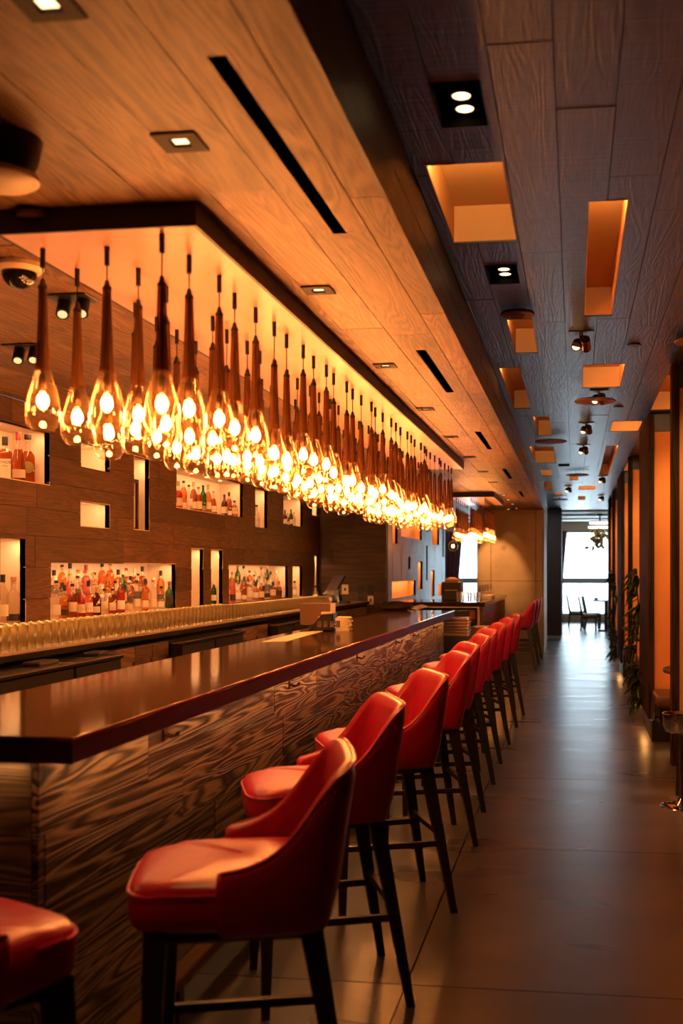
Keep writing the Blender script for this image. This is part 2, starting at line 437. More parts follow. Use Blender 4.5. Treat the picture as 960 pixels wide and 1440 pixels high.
# ------------------------------------------------------------------ bar ceiling (boards run along the bar)
slots = [(2.2, 3.414, -0.782, -0.738), (5.283, 6.55, -0.786, -0.742), (8.45, 9.69, -0.786, -0.745),
         (11.6, 12.8, -0.783, -0.745), (14.9, 16.0, -0.783, -0.745)]
dls = [(-1.016, 1.951), (-1.003, 2.625), (-0.997, 4.085), (-1.009, 5.645), (-1.008, 7.198), (-1.009, 8.72), (-1.011, 10.30), (-1.01, 11.85), (-1.01, 13.3)]
dh = 0.026
bar_holes = slots + [(y - dh, y + dh, x - dh, x + dh) for x, y in dls]
cbox = lambda z: (lambda u0, u1, v0, v1, w0, w1: (v0, v1, u0, u1, z + w0, z + w1))
cb = struct(backing('ceiling', 'backing', (-1.6, 21.3, XW - 0.3, XS - 0.012), bar_holes, cbox(ZC), 0.018, 0.04))
boards(cb, 'ceiling_board', 'ceil_wood', -1.6, 21.3, [XW] + [-0.66 - 0.2 * k for k in range(14, 0, -1)] + [-0.66, XS],
       (1.3, 2.4), bar_holes, cbox(ZC), rnd=random.Random(11))
for y0, y1, x0, x1 in slots:
    m = MB()
    m.box(x0 - .004, x0, y0, y1, ZC + .001, ZC + .10); m.box(x1, x1 + .004, y0, y1, ZC + .001, ZC + .10)
    m.box(x0, x1, y0 - .004, y0, ZC + .001, ZC + .10); m.box(x0, x1, y1, y1 + .004, ZC + .001, ZC + .10)
    m.box(x0, x1, y0, y1, ZC + .096, ZC + .10)
    m.build('air_slot', 'slot', cb)
# soffit side between the two ceilings
sbox = lambda u0, u1, v0, v1, w0, w1: (XS - w1, XS - w0, u0, u1, v0, v1)
so = struct(MB().box(XS - 0.04, XS - 0.018, -1.6, 21.3, ZC + 0.019, ZD + 0.1).build('trim_1', 'backing'))
boards(so, 'soffit_board', 'soffit', -1.6, 21.3, [ZC, ZC + 0.135, ZD + 0.03], (1.2, 2.2), [], sbox, rnd=random.Random(5))

# square downlights in the bar ceiling
def downlight(x, y, k):
    names = ['first', 'second', 'third', 'fourth', 'fifth', 'sixth', 'seventh', 'eighth', 'ninth']
    t = thing('downlight', 'small square bronze downlight flush in the oak bar ceiling, %s from the camera' % names[k], 'ceiling light', (x, y, ZC), 0, 'square downlights over the bar')
    e = 0.058; m = MB()
    m.box(-e, e, -e, -dh, -.005, -.0002); m.box(-e, e, dh, e, -.005, -.0002); m.box(-e, -dh, -dh, dh, -.005, -.0002); m.box(dh, e, -dh, dh, -.005, -.0002)
    m.build('trim_frame', 'trim_dark', t)
    d = dh; m = MB(); m.box(-d, -d + .002, -d, d, -.004, .07); m.box(d - .002, d, -d, d, -.004, .07); m.box(-d, d, -d, -d + .002, -.004, .07); m.box(-d, d, d - .002, d, -.004, .07)
    m.box(-d, d, -d, d, .068, .07)
    m.build('housing', 'trim_dark', t)
    MB().box(-.018, .018, -.018, .018, .001, .004).build('lens', 'lens_bright', t)
    lamp('SPOT', 'downlight_beam', (x, y, ZC - .006), 22.0, (1, .46, .14), (x, y, 0), 0.015, spot_size=radians(55), spot_blend=0.6)
for k, (x, y) in enumerate(dls): downlight(x, y, k)

# ------------------------------------------------------------------ corridor ceiling with orange recesses
rec = [(-.503, -.237, 3.577, 4.432), (.05, .197, 4.01, 5.80), (-.372, -.23, 5.842, 6.73), (-.511, -.37, 7.23, 9.03), (.055, .333, 7.19, 8.075),
       (-.371, -.227, 9.552, 10.88), (-.5, -.236, 11.886, 13.65), (.34, .618, 9.965, 10.65), (.342, .477, 11.9, 15.48), (.64, .92, 7.656, 9.265),
       (-.468, -.32, 14.65, 15.5), (-.5, -.368, 16.53, 18.25), (-.362, -.233, 18.81, 19.53), (.057, .34, 17.45, 18.24), (.058, .2, 19.86, 20.87),
       (-.082, .052, 15.59, 16.33), (.66, .92, 13.4, 14.9)]
clamps = [(-.336, 3.125, 1), (-.331, 4.95, 1), (.037, 6.27, 2), (.182, 8.3, 2), (.106, 10.1, 2), (.094, 11.85, 2), (-.139, 14.0, 1), (.394, 15.8, 2), (-.104, 17.6, 2), (.481, 19.8, 2)]
cor_holes = [(y0, y1, x0, x1) for x0, x1, y0, y1 in rec] + [(y - .15, y + .15, x - .072, x + .072) for x, y, k in clamps if k == 1]
YE = 24.3
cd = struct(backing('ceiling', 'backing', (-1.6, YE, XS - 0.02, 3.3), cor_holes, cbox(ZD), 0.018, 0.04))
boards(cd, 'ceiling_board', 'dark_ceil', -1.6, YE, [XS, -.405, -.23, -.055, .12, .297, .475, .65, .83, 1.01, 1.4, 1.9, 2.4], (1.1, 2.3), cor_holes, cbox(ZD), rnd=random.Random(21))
for x0, x1, y0, y1 in rec:
    z0, z1, t = ZD + .0006, ZD + .15, .004
    m = MB(); e = .0008
    m.box(x0 + e, x0 + t, y0 + e, y1 - e, z0, z1); m.box(x1 - t, x1 - e, y0 + e, y1 - e, z0, z1)
    m.box(x0 + t, x1 - t, y0 + e, y0 + t, z0, z1); m.box(x0 + t, x1 - t, y1 - t, y1 - e, z0, z1); m.box(x0 + e, x1 - e, y0 + e, y1 - e, z1, z1 + t)
    m.build('light_recess', 'orange_paint', cd)
    MB().box(x0, x1, y1 - .006, y1 + .004, ZD - .006, ZD + .0004).build('recess_lip', 'black', cd)
    # light strip on the near inner side of the recess
    lamp('AREA', 'recess_strip', ((x0 + x1) / 2, y0 + .02, ZD + .02), RECESS_W * (x1 - x0) * (y1 - y0) / .24, (1, .62, .26), ((x0 + x1) / 2, y0 + .22, ZD + .15), x1 - x0 - .02, .02, spread=radians(130))

def twin_lamp(x, y, k, lab):
    t = thing('recessed_twin_lamp', lab, 'ceiling light', (x, y, ZD), 0, 'black ceiling lamps of the corridor')
    if k == 1:
        a, b = .072, .15; m = MB(); q = .003
        m.box(-a, -a + q, -b, b, -.002, .10); m.box(a - q, a, -b, b, -.002, .10); m.box(-a, a, -b, -b + q, -.002, .10); m.box(-a, a, b - q, b, -.002, .10); m.box(-a, a, -b, b, .097, .10)
        m.build('housing', 'slot', t)
        for yy, zz in ((0.0, .045), (.10, .05)):
            h = MB().lathe([(.02, .045), (.03, .03), (.033, 0), (.028, 0)], 16, (.005, yy, zz - .02), True, False).build('lamp_head', 'black', t, True)
            MB().lathe([(.0265, 0), (.0265, .003)], 16, (.005, yy, zz - .018)).build('lens', 'lens', h)
        lamp('SPOT', 'twin_beam', (x, y, ZD - .005), 5.0, (1, .46, .14), (x, y, 0), .03, spot_size=radians(60), spot_blend=.7)
    else:
        MB().rbox(-.072, .072, -.12, .12, -.006, -.0005, .002, 1).build('base_plate', 'bronze', t)
        MB().lathe([(.012, -.045), (.012, -.006)], 10).build('stem', 'bronze', t, True)
        for s in (-1, 1):
            h = MB().tube([(s * .022, -.045 * s, -.035), (s * .03, .03 * s + .02, -.07)], .028, 12).build('lamp_head', 'bronze', t, True)
            MB().tube([(s * .03, .03 * s + .0205, -.0705), (s * .0302, .03 * s + .022, -.0712)], .022, 12).build('lens', 'lens', h, True)
labs = ['black recessed twin lamp nearest the camera beside the large orange ceiling recess', 'black recessed twin lamp before the round brown speaker on corridor ceiling',
        'bronze twin lamp on plate between the long and the wide orange recess', 'bronze twin lamp on plate above the large hanging brown disc',
        'bronze twin lamp on plate left of a wide orange recess, fifth down the corridor', 'bronze twin lamp on plate sixth down the corridor ceiling',
        'black recessed twin lamp far down the left of the corridor ceiling', 'bronze twin lamp on plate by the right side, eighth down the corridor',
        'bronze twin lamp on plate ninth down the corridor, left of centre', 'bronze twin lamp on plate farthest down the corridor ceiling']
for (x, y, k), lab in zip(clamps, labs): twin_lamp(x, y, k, lab)

# round speakers and discs
def disc(x, y, z, r, material, lab, stem=0.0, ring=False):
    t = thing('ceiling_disc', lab, 'ceiling speaker', (x, y, z), 0, 'round discs under the corridor ceiling')
    MB().lathe([(r * .2, .022), (r * .93, .016), (r, .008), (r * .97, 0), (r * .5, -.004), (.001, -.005)], 28).build('disc', material, t, True)
    if stem: MB().lathe([(.012, .02), (.012, stem), (.03, stem), (.03, stem + .002)], 10).build('stem', 'bronze', t, True)
    if ring: MB().tube([(r * .45 * cos(a * pi / 8), r * .45 * sin(a * pi / 8), -.005) for a in range(16)], .003, 6, True).build('ring', 'bronze', t, True)
    return t
disc(-.30, 5.64, ZD - .024, .092, 'rust', 'red brown round speaker flush under the corridor ceiling', 0, True)
disc(.155, 8.35, ZD - .068, .16, 'rust', 'large brown disc hanging under the bronze lamp, middle of the corridor ceiling', .045)
disc(-.245, 11.05, ZD - .05, .165, 'rust', 'large dark disc on the left between two orange recesses', .03)
disc(.033, 15.0, ZD - .05, .16, 'rust', 'dark disc near the middle far down the corridor ceiling', .03)
disc(-.28, 20.0, ZD - .06, .155, 'rust', 'dark disc farthest down the corridor ceiling on the left', .04)
disc(.69, 6.35, ZD - .045, .12, 'rust', 'dark disc at the right edge above the booths', .025)
for x, y, lab in ((.355, 6.57, 'small black round sprinkler cover on the corridor ceiling, nearer one'), (.36, 9.05, 'small black round sprinkler cover on the corridor ceiling, farther one')):
    tag(MB().lathe([(.02, .006), (.04, .004), (.04, -.002), (.001, -.004)], 20).build('sprinkler_cover', 'black', None, True), lab, 'sprinkler', 'sprinkler covers').location = (x, y, ZD - .006)

# ------------------------------------------------------------------ back wall with lit niches
def nz(px, py): return atX(px, py, XW)
niches = [('N1', 5.3, 6.866, 2.085, 2.437), ('N2', 7.332, 7.816, 2.254, 2.432), ('N3', 7.332, 7.816, 1.825, 2.001), ('N4', 8.278, 8.586, 1.836, 2.432),
          ('N5', 9.21, 11.155, 2.07, 2.435), ('N6', 11.596, 12.072, 1.987, 2.427), ('N7', 12.761, 13.715, 2.069, 2.427), ('N8', 14.215, 14.6, 2.257, 2.424),
          ('N9', 6.235, 6.542, 1.16, 1.704), ('N10', 6.886, 9.184, 1.16, 1.554), ('N11', 9.588, 9.907, 1.16, 1.703), ('N12', 10.13, 10.474, 1.16, 1.703),
          ('N13', 10.676, 12.975, 1.16, 1.553), ('N14', 13.196, 13.678, 1.16, 1.554), ('N15', 14.356, 14.6, 1.16, 1.706)]
ND = 0.27
wh = [(a, b, c, d) for _, a, b, c, d in niches]
wbox = lambda u0, u1, v0, v1, w0, w1: (XW - w1, XW - w0, u0, u1, v0, v1)
wl = struct(backing('wall_left', 'backing', (-1.6, YRET + .05, 0, ZC), wh, wbox, .018, .04))
boards(wl, 'wall_board', 'wall_wood', -1.6, YRET, [0, .45, .9, 1.0, 1.115, 1.31, 1.52, 1.73, 1.915, 2.10, 2.285, 2.455, ZC], (.9, 2.2), wh, wbox, rnd=random.Random(9))
NB = {}
for n, y0, y1, z0, z1 in niches:
    t = .006; xa, xb = XW - ND, XW - .002
    m = MB()
    m.box(xa, xb, y0 - t, y0, z0 - t, z1 + t); m.box(xa, xb, y1, y1 + t, z0 - t, z1 + t)
    m.box(xa, xb, y0, y1, z0 - t, z0); m.box(xa, xb, y0, y1, z1, z1 + t); m.box(xa - t, xa, y0 - t, y1 + t, z0 - t, z1 + t)
    NB[n] = m.build('niche', 'niche', wl)
    small = (z1 - z0) * (y1 - y0)
    pw = NICHE_W * (y1 - y0) * (0.55 + 0.6 * (z1 - z0))
    lamp('AREA', 'niche_strip', (XW - .035, (y0 + y1) / 2, z1 - .012), pw, PEACH, (XW - .16, (y0 + y1) / 2, z0), max(.1, y1 - y0 - .08), .02)
    if n in ('N1', 'N5', 'N7'):
        for k in range(int((y1 - y0) / .4)):
            MB().lathe([(.018, -.003), (.018, 0)], 10, (XW - .11, y0 + .25 + .42 * k, z1 - .001)).build('puck_light', 'lens', wl)

# return wall at the end of the back bar, pier wall beyond
rbox_ = lambda u0, u1, v0, v1, w0, w1: (u0, u1, YRET + w0, YRET + w1, v0, v1)
rw = struct(MB().box(XW - .3, XPIER, YRET + .018, YRET + .12, 0, ZC).build('wall_return', 'backing'))
boards(rw, 'wall_board', 'wall_wood_x', XW, XPIER - .001, steps(0, ZC, 13), (.5, 1.0), [], rbox_, rnd=random.Random(4))
def prect(l, r, t, b): # pier niche from pixels
    a, c = atX(l, t, XPIER), atX(l, b, XPIER); d = atX(r, t, XPIER)
    return (a.y, d.y, c.z, a.z)
pn = [prect(552, 559, 726, 764), prect(564, 593, 722, 754), prect(599.5, 602, 735, 748), prect(607, 617.5, 733, 765), prect(622, 624, 733, 783),
      prect(574, 577, 783, 800), prect(588, 594, 789, 829), prect(599, 601.2, 767, 816), prect(606, 611, 802, 839), prect(551, 584.5, 818, 842), prect(616, 622.5, 822, 838)]
pbox = lambda u0, u1, v0, v1, w0, w1: (XPIER - w1, XPIER - w0, v0, v1, u0, u1)
ph = [(c, d, a, b) for a, b, c, d in pn]
pier = struct(backing('wall_pier', 'backing', (0, ZC, YRET + .02, YPIER), ph, pbox, .018, .04))
boards(pier, 'pier_board', 'pier_wood', 0, ZC, steps(YRET, YPIER, 26), (.7, 1.5), ph, pbox, rnd=random.Random(8))
for a, b, c, d in pn:
    m = MB(); t = .005; xa, xb = XPIER - .12, XPIER - .002
    m.box(xa, xb, a - t, a, c - t, d + t); m.box(xa, xb, b, b + t, c - t, d + t); m.box(xa, xb, a, b, c - t, c); m.box(xa, xb, a, b, d, d + t); m.box(xa - t, xa, a - t, b + t, c - t, d + t)
    m.build('niche', 'orange_paint', pier)
    lamp('AREA', 'pier_niche_strip', (XPIER - .03, (a + b) / 2, d - .012), 7.0 * (b - a) * (d - c) + .25, (1, .5, .18), (XPIER - .1, (a + b) / 2, c), max(.03, b - a - .04), .02)
struct(MB().box(XPIER - .5, XPIER, YPIER, YPIER + .04, 0, ZC).build('trim_2', 'white_paint'))

# switch plates on the return wall
def wall_plate(px0, py0, px1, py1, material, lab, slots_=0):
    a, b = atY(px0, py0, YRET), atY(px1, py1, YRET)
    t = thing('wall_plate', lab, 'wall plate', ((a.x + b.x) / 2, YRET, (a.z + b.z) / 2), 0, 'plates on the return wall')
    wdt, hgt = (b.x - a.x) / 2, (a.z - b.z) / 2
    MB().rbox(-wdt, wdt, -.008, -.0008, -hgt, hgt, .003, 1).build('plate', material, t)
    MB().box(-.014, .014, -.0095, -.008, -.02, .02).build('switch' if slots_ else 'socket', 'black' if slots_ else material, t)
wall_plate(480.5, 822, 490, 835.5, 'plastic_cream', 'cream switch plate on the dark return wall beside the till screen', 1)
wall_plate(503, 824, 510.5, 835.5, 'black', 'black wall plate on return wall, upper left of the four lower plates')
wall_plate(503, 838, 510.5, 849.5, 'black', 'black wall plate on return wall, directly above the counter on the left')
wall_plate(517.5, 824, 525, 835.5, 'black', 'black wall plate above the cream socket on the return wall')
wall_plate(517, 838, 525, 850, 'plastic_cream', 'cream socket plate below a black plate on the return wall', 1)

# ------------------------------------------------------------------ far end: concrete wall, passage panel, dining room
YO, YO2 = 19.33, 21.25
X0 = atY(670, 800, YO).x
wc = struct(MB().box(X0, XS - .02, YO + .03, YO2, 0, ZC + .02).build('wall_centre', 'backing'))
xs_ = [X0, (X0 + XS) / 2 - .35, atY(753, 800, YO).x, XS - .002]; zs_ = [0, atY(700, 817, YO).z, ZC]
for i in range(3):
    for j in range(2):
        MB().box(xs_[i] + .004, xs_[i + 1] - .004, YO, YO + .03, zs_[j] + .004, zs_[j + 1] - .004).build('concrete_panel', 'plaster', wc)
for px, py in ((708, 770.5), (708, 859), (640, 770), (640, 859)):
    p = atY(px, py, YO)
    if p.x > X0 + .1: MB().tube([(p.x, YO - .002, p.z), (p.x, YO + .003, p.z)], .05, 14).build('tie_hole', 'box_tan', wc)
MB().box(XS - .02, XS - .002, YO, YO2, 0, ZC).build('end_panel', 'white_paint', wc)  # white colour stands in for daylight falling on this end face
lamp('SPOT', 'wall_wash', (-1.75, 18.3, ZC - .02), 260, (1, .52, .18), (-1.35, 19.4, 1.5), .04, spot_size=radians(38), spot_blend=.6)
# small round lamps in the far ceiling
for px, py, lab in ((708, 695, 'tiny round ceiling lamp at far end of bar ceiling, leftmost and nearest'), (714, 702, 'tiny round ceiling lamp at far end of bar ceiling, second nearest'), (721, 708, 'tiny round ceiling lamp at far end of bar ceiling, in the middle'),
                (726, 714, 'tiny round ceiling lamp at far end of bar ceiling, rightmost'), (715, 716.5, 'tiny round ceiling lamp at far end of bar ceiling, closest to the concrete wall')):
    p = atZ(px, min(py, 715.5), ZC)
    t = thing('round_downlight', lab, 'ceiling light', (p.x, min(p.y, 19.1), ZC - .012), 0, 'round lamps at the far end of the bar ceiling')
    MB().lathe([(.042, .0118), (.042, 0), (.03, 0), (.03, .008)], 14, cap0=False, cap1=False).build('ring', 'bronze', t, True)
    MB().lathe([(.03, .002), (.03, .006)], 14).build('lens', 'lens_bright', t)
    lamp('SPOT', 'round_beam', (p.x, min(p.y, 19.1), ZC - .015), 14.0, (1, .46, .14), (p.x, min(p.y, 19.1), 0), .02, spot_size=radians(70), spot_blend=.6)
# passage panels
struct(MB().box(-.612, -.288, 23.85, 24.35, .05, ZD).build('wall_passage', 'passage'))
struct(MB().box(-.60, -.30, 23.88, 24.3, 0, .05).build('light_gap_passage', 'white_paint'))  # white strip painted in for the light gap below the panel
struct(MB().box(.734, 3.3, 23.85, 24.35, .05, ZD).build('wall_passage_right', 'passage'))
struct(MB().box(.75, 3.3, 23.88, 24.3, 0, .05).build('light_gap_passage_right', 'white_paint'))  # same painted light gap below the right panel
# dining room shell
ZF = 2.95
fc = struct(MB().box(-6.2, 3.4, YE, 31.2, ZF, ZF + .1).box(-6.2, XS - .6, 21.3, YE, ZF, ZF + .1).box(-6.2, 3.4, YE - .04, YE, ZD + .04, ZF + .05).box(-6.2, XPIER - .3, 14.8, 21.3, ZF, ZF + .1).box(XS - .6, XS - .02, 21.25, YE, ZD, ZD + .1).build('ceiling', 'white_paint'))
for y in (25.4, 27.4, 29.4): MB().box(-6.2, 3.4, y, y + .9, ZF - .07, ZF).build('ceiling_band', 'white_paint', fc)
struct(MB().box(-6.3, -6.2, 14.8, 31.2, 0, 3.05).build('wall_far_left', 'tan_paint'))
struct(MB().box(3.3, 3.4, 21, 31.2, 0, 3.05).build('wall_far_right', 'tan_paint'))
struct(MB().box(-6.2, XPIER - .3, 14.76, 14.82, 0, 3.05).build('wall_side_room', 'tan_paint'))
zt, zm = 2.63, 1.2
wins = [('window_1', -1.4, 2.9), ('window_2', -5.6, -1.9)]
m = MB(); m.box(-6.2, 3.4, YWIN, YWIN + .2, zt, ZF); m.box(-6.2, 3.4, YWIN, YWIN + .2, 0, .18)
for a, b in ((-6.2, -5.6), (-1.9, -1.4), (2.9, 3.4)): m.box(a, b, YWIN, YWIN + .2, .18, zt)
struct(m.build('wall_front', 'tan_paint'))
for n, a, b in wins:
    m = MB(); fr = .05
    m.box(a, b, YWIN + .05, YWIN + .12, .18, .26); m.box(a, b, YWIN + .05, YWIN + .12, zt - .05, zt); m.box(a, b, YWIN + .03, YWIN + .13, zm - .08, zm + .08)
    m.box(a, a + fr, YWIN + .05, YWIN + .12, .26, zt); m.box(b - fr, b, YWIN + .05, YWIN + .12, .26, zt)
    wo = struct(m.build(n, 'frame_grey'))
    for z0, z1 in ((.26, zm - .06), (zm + .06, zt - .05)):
        MB().box(a + fr, b - fr, YWIN + .08, YWIN + .088, z0, z1).build('pane', 'pane', wo)
    p = lamp('AREA', 'window_portal', ((a + b) / 2, YWIN - .02, (zt + .2) / 2), 1.0, (1, 1, 1), ((a + b) / 2, 0, (zt + .2) / 2), b - a, zt - .2)
    try: p.data.cycles.is_portal = True
    except Exception: pass
# curtains: gathered cloth, tied back towards the bottom
def curtain(x_in, x_top, x_low, lab):
    rings = []
    for z, xe in ((ZF - .32, x_top), (2.2, x_top + (x_low - x_top) * .35), (1.6, x_top + (x_low - x_top) * .75), (1.15, x_low), (.6, x_low), (.02, x_low)):
        ring = []
        N = 48
        for i in range(N + 1): ring.append((x_in + (xe - x_in) * i / N, YWIN - .16 + .045 * sin(i * 1.9), z))
        for i in range(N, -1, -1): ring.append((x_in + (xe - x_in) * i / N, YWIN - .14 + .045 * sin(i * 1.9), z))
        rings.append(ring)
    t = tag(MB().loft(rings).build('curtain', 'curtain', None, 'all'), lab, 'curtain', 'wine red window curtains')
curtain(-1.4, atY(797.5, 750, YWIN - .15).x, atY(791.5, 820, YWIN - .15).x, 'dark curtain gathered beside the big corridor-end window')
curtain(-4.9, atY(651, 735, YWIN - .15).x, atY(645, 815, YWIN - .15).x, 'wine red curtain gathered beside the window behind the bar')

# room behind the camera and on the right
struct(MB().box(-3.9, 3.4, -1.7, -1.6, 0, 3.0).build('wall_back', 'wall_wood_x'))
struct(MB().box(2.4, 2.5, -1.6, 24.3, 0, 3.0).build('wall_right', 'post_wood'))

# ------------------------------------------------------------------ the bar
XF = -1.39; YB0, YB1 = 2.594, 11.39; XR = -1.965
bar = thing('bar_counter', 'long bar counter with glossy dark top and grained oak front', 'bar', (0, 0, 0))
MB().rbox(XR, XB, YB0, YB1, ZB - .012, ZB, .003, 2).build('counter_top', 'bar_top', bar)
m = MB(); m.box(XR + .002, XB - .001, YB0 + .001, YB1 - .001, ZB - .069, ZB - .0125); m.build('counter_edge', 'bar_edge', bar)
MB().box(XR + .05, XF - .02, YB0 + .06, YB1 - .06, 0.0, ZB - .07).build('carcass', 'backing', bar)
fb = lambda u0, u1, v0, v1, w0, w1: (XF - w1, XF - w0, u0, u1, v0, v1)
zrows = [0.0, .2, .4, .6, .8, ZB - .07]
boards(bar, 'front_board', 'bar_wood', YB0 + .036, YB1 - .036, zrows, (.7, 1.7), [], fb, t=.02, rnd=random.Random(31))
eb = lambda u0, u1, v0, v1, w0, w1: (u0, u1, YB0 + .036 + w0, YB0 + .036 + w1, v0, v1)
boards(bar, 'end_board', 'bar_wood_x', XR + .03, XF - .021, zrows, (.6, .9), [], eb, t=.02, rnd=random.Random(32))
lamp('AREA', 'counter_fill', (XB - .03, (YB0 + YB1) / 2, ZB - .075), 11.0, (1, .50, .18), (XF - .02, (YB0 + YB1) / 2, .55), YB1 - YB0 - .2, .02)  # added fill light under the counter edge, brightens the front boards
lamp('AREA', 'counter_fill', ((XR + XF) / 2, YB0 + .015, ZB - .075), .5, (1, .50, .18), ((XR + XF) / 2, YB0 + .03, .5), .5, .01)  # second added fill under the end overhang, for the end boards
# bag hooks
hk = [3.491, 5.1, 6.744, 8.262, 9.154, 10.483]; hn = ['nearest the camera', 'second from the camera', 'third from the camera', 'fourth from the camera', 'fifth from the camera', 'farthest from the camera']
for y, s in zip(hk, hn):
    t = thing('bag_hook', 'small brass bag hook under the bar edge, ' + s, 'hook', (XF, y, .93), 0, 'bag hooks along the bar front')
    MB().rbox(.0005, .006, -.016, .016, -.012, .028, .002, 1).build('plate', 'bronze', t)
    MB().tube([(.004, -.012, .01), (.03, -.012, .002), (.045, -.010, .008), (.05, -.008, .02)], .0045, 6).build('prong', 'bronze', t, True)
    MB().tube([(.004, .012, .01), (.03, .012, .002), (.045, .010, .008), (.05, .008, .02)], .0045, 6).build('prong', 'bronze', t, True)
# foot rail
fr = thing('foot_rail', 'low bronze foot rail on posts along the foot of the bar', 'foot rail', (0, 0, 0))
MB().rbox(-1.305, -1.24, 2.75, 11.3, .165, .205, .006, 1).build('rail', 'bronze', fr)
for y in [3.3 + 1.15 * k for k in range(7)]:
    MB().box(-1.29, -1.255, y - .02, y + .02, 0.0, .166).build('post', 'black', fr)
    MB().box(-1.386, -1.28, y - .015, y + .015, .17, .19).build('bracket', 'black', fr)

# ------------------------------------------------------------------ bar stools
def stool_proto():
    t = thing('bar_stool', '', 'stool', group='red bar stools')
    # seat cushion
    def outline(a, hx0, hx1, hy, e=5.0):
        c, s = cos(a), sin(a)
        x = (abs(c) ** (2 / e)) * (1 if c > 0 else -1); y = (abs(s) ** (2 / e)) * (1 if s > 0 else -1)
        return ((hx1 if x > 0 else hx0) * abs(x) * (1 if x > 0 else -1), hy * y)
    rings = []
    for z, k in ((.642, .93), (.652, .975), (.68, 1.0), (.715, 1.0), (.74, .985), (.754, .95), (.764, .86), (.771, .66), (.775, .36), (.776, .02)):
        ring = []
        for j in range(48):
            x, y = outline(2 * pi * j / 48, .275, .18, .230)
            taper = 1 - .06 * max(0, -x / .275)
            ring.append((x * k, y * k * taper, z - (.006 if x < -.2 else 0)))
        rings.append(ring)
    MB().loft(rings).build('seat', 'leather', t, 'all')
    pp = []
    for j in range(48):
        x, y = outline(2 * pi * j / 48, .275, .18, .230)
        if x < .0: pp.append((x * 1.0, y * (1 - .06 * max(0, -x / .275)) * 1.0, .733 - (.006 if x < -.2 else 0)))
    pp.sort(key=lambda p: math.atan2(p[1], -p[0]))
    MB().tube(pp, .004, 6).build('piping', 'leather', t, True)
    # wrap-around back: loft of sections along a U-shaped path
    ctl = [(-.045, -.240, .79), (-.01, -.246, .797), (.035, -.248, .810), (.08, -.248, .838), (.12, -.246, .885), (.155, -.242, .945), (.19, -.232, 1.004), (.216, -.205, 1.03), (.228, -.14, 1.034), (.231, -.07, 1.034), (.232, 0, 1.034)]
    ctl = ctl + [(x, -y, z) for x, y, z in ctl[-2::-1]]
    def cr(p0, p1, p2, p3, u):
        return tuple(.5 * ((2 * b) + (c - a) * u + (2 * a - 5 * b + 4 * c - d) * u * u + (3 * b - a - 3 * c + d) * u ** 3) for a, b, c, d in zip(p0, p1, p2, p3))
    path = []
    for i in range(len(ctl) - 1):
        a = ctl[max(0, i - 1)]; b = ctl[i]; c = ctl[i + 1]; d = ctl[min(len(ctl) - 1, i + 2)]
        for u in (0, .5): path.append(cr(a, b, c, d, u))
    path.append(ctl[-1])
    th = .042; secs = []
    for i, p in enumerate(path):
        a = path[max(0, i - 1)]; b = path[min(len(path) - 1, i + 1)]
        tx, ty = b[0] - a[0], b[1] - a[1]; l = sqrt(tx * tx + ty * ty); nx, ny = ty / l, -tx / l   # outward
        zt_ = p[2]; back = max(0, min(1, (p[0] - .02) / .19))
        def pos(z, inset):
            lean = max(0, z - .66); dx = lean * .10 * back; fl = lean * .05
            low = .012 * max(0, (.70 - z) / .06)
            return (p[0] + dx - nx * inset + nx * fl - nx * low, p[1] - ny * inset + ny * fl - ny * low, z)
        zb = .632; sec = []
        for f in (0, .05, .25, .5, .75, .93): sec.append(pos(zb + (zt_ - .012 - zb) * f, 0.0 if f > 0 else .006))
        sec += [pos(zt_ - .003, .008), pos(zt_, th * .5), pos(zt_ - .003, th - .008)]
        for f in (.93, .75, .5, .25, .05, 0): sec.append(pos(zb + (zt_ - .012 - zb) * f, th if f > 0 else th - .006))
        secs.append(sec)
    def endcap(sec, dx):
        c = [sum(q[k] for q in sec) / len(sec) for k in range(3)]
        return [(c[0] + (q[0] - c[0]) * .6 + dx, c[1] + (q[1] - c[1]) * .6, c[2] + (q[2] - c[2]) * .93) for q in sec]
    secs = [endcap(secs[0], -.012)] + secs + [endcap(secs[-1], -.012)]
    MB().loft(secs).build('backrest', 'leather', t, 'all')
    tp = [(s[7][0], s[7][1], s[7][2] + .001) for s in secs[1:-1]]
    outl = [tuple(s[6]) for s in secs[1:-1]]
    MB().tube(outl, .004, 6).build('piping', 'leather', t, True)
    # legs and stretchers
    feet = {(-1, -1): ((-.20, -.175), (-.22, -.235)), (-1, 1): ((-.20, .175), (-.22, .235)), (1, -1): ((.165, -.18), (.275, -.25)), (1, 1): ((.165, .18), (.275, .25))}
    for k, (a, b) in feet.items():
        MB().taper((b[0], b[1], 0), (a[0], a[1], .645), .027, .055, .027, .05).build('leg', 'leg', t)
    def on(k, z):
        a, b = feet[k]; u = z / .645
        return (b[0] + (a[0] - b[0]) * u, b[1] + (a[1] - b[1]) * u, z)
    for z, a, b in ((.30, (-1, -1), (1, -1)), (.30, (-1, 1), (1, 1)), (.345, (1, -1), (1, 1)), (.25, (-1, -1), (-1, 1))):
        MB().bar(on(a, z), on(b, z), .02, .024).build('stretcher', 'leg', t)
    MB().rbox(-.21, .175, -.185, .185, .605, .642, .01, 1).build('seat_frame', 'leg', t)
    return t
def stool_at_foot(fx, fy, deg):
    a = radians(deg); x, y = .275, -.25
    return (fx - (x * cos(a) - y * sin(a)), fy - (x * sin(a) + y * cos(a)), 0), a
proto = stool_proto()
proto.location = (-.845, 2.655, 0); proto.rotation_euler = (0, 0, radians(16))
proto['label'] = 'red leather bar stool nearest the camera shown nearly whole, facing the bar front'
copy_tree(proto, (-1.33, 2.02, 0), radians(-117), 'red leather bar stool cut off at lower left, turned to the short bar end')
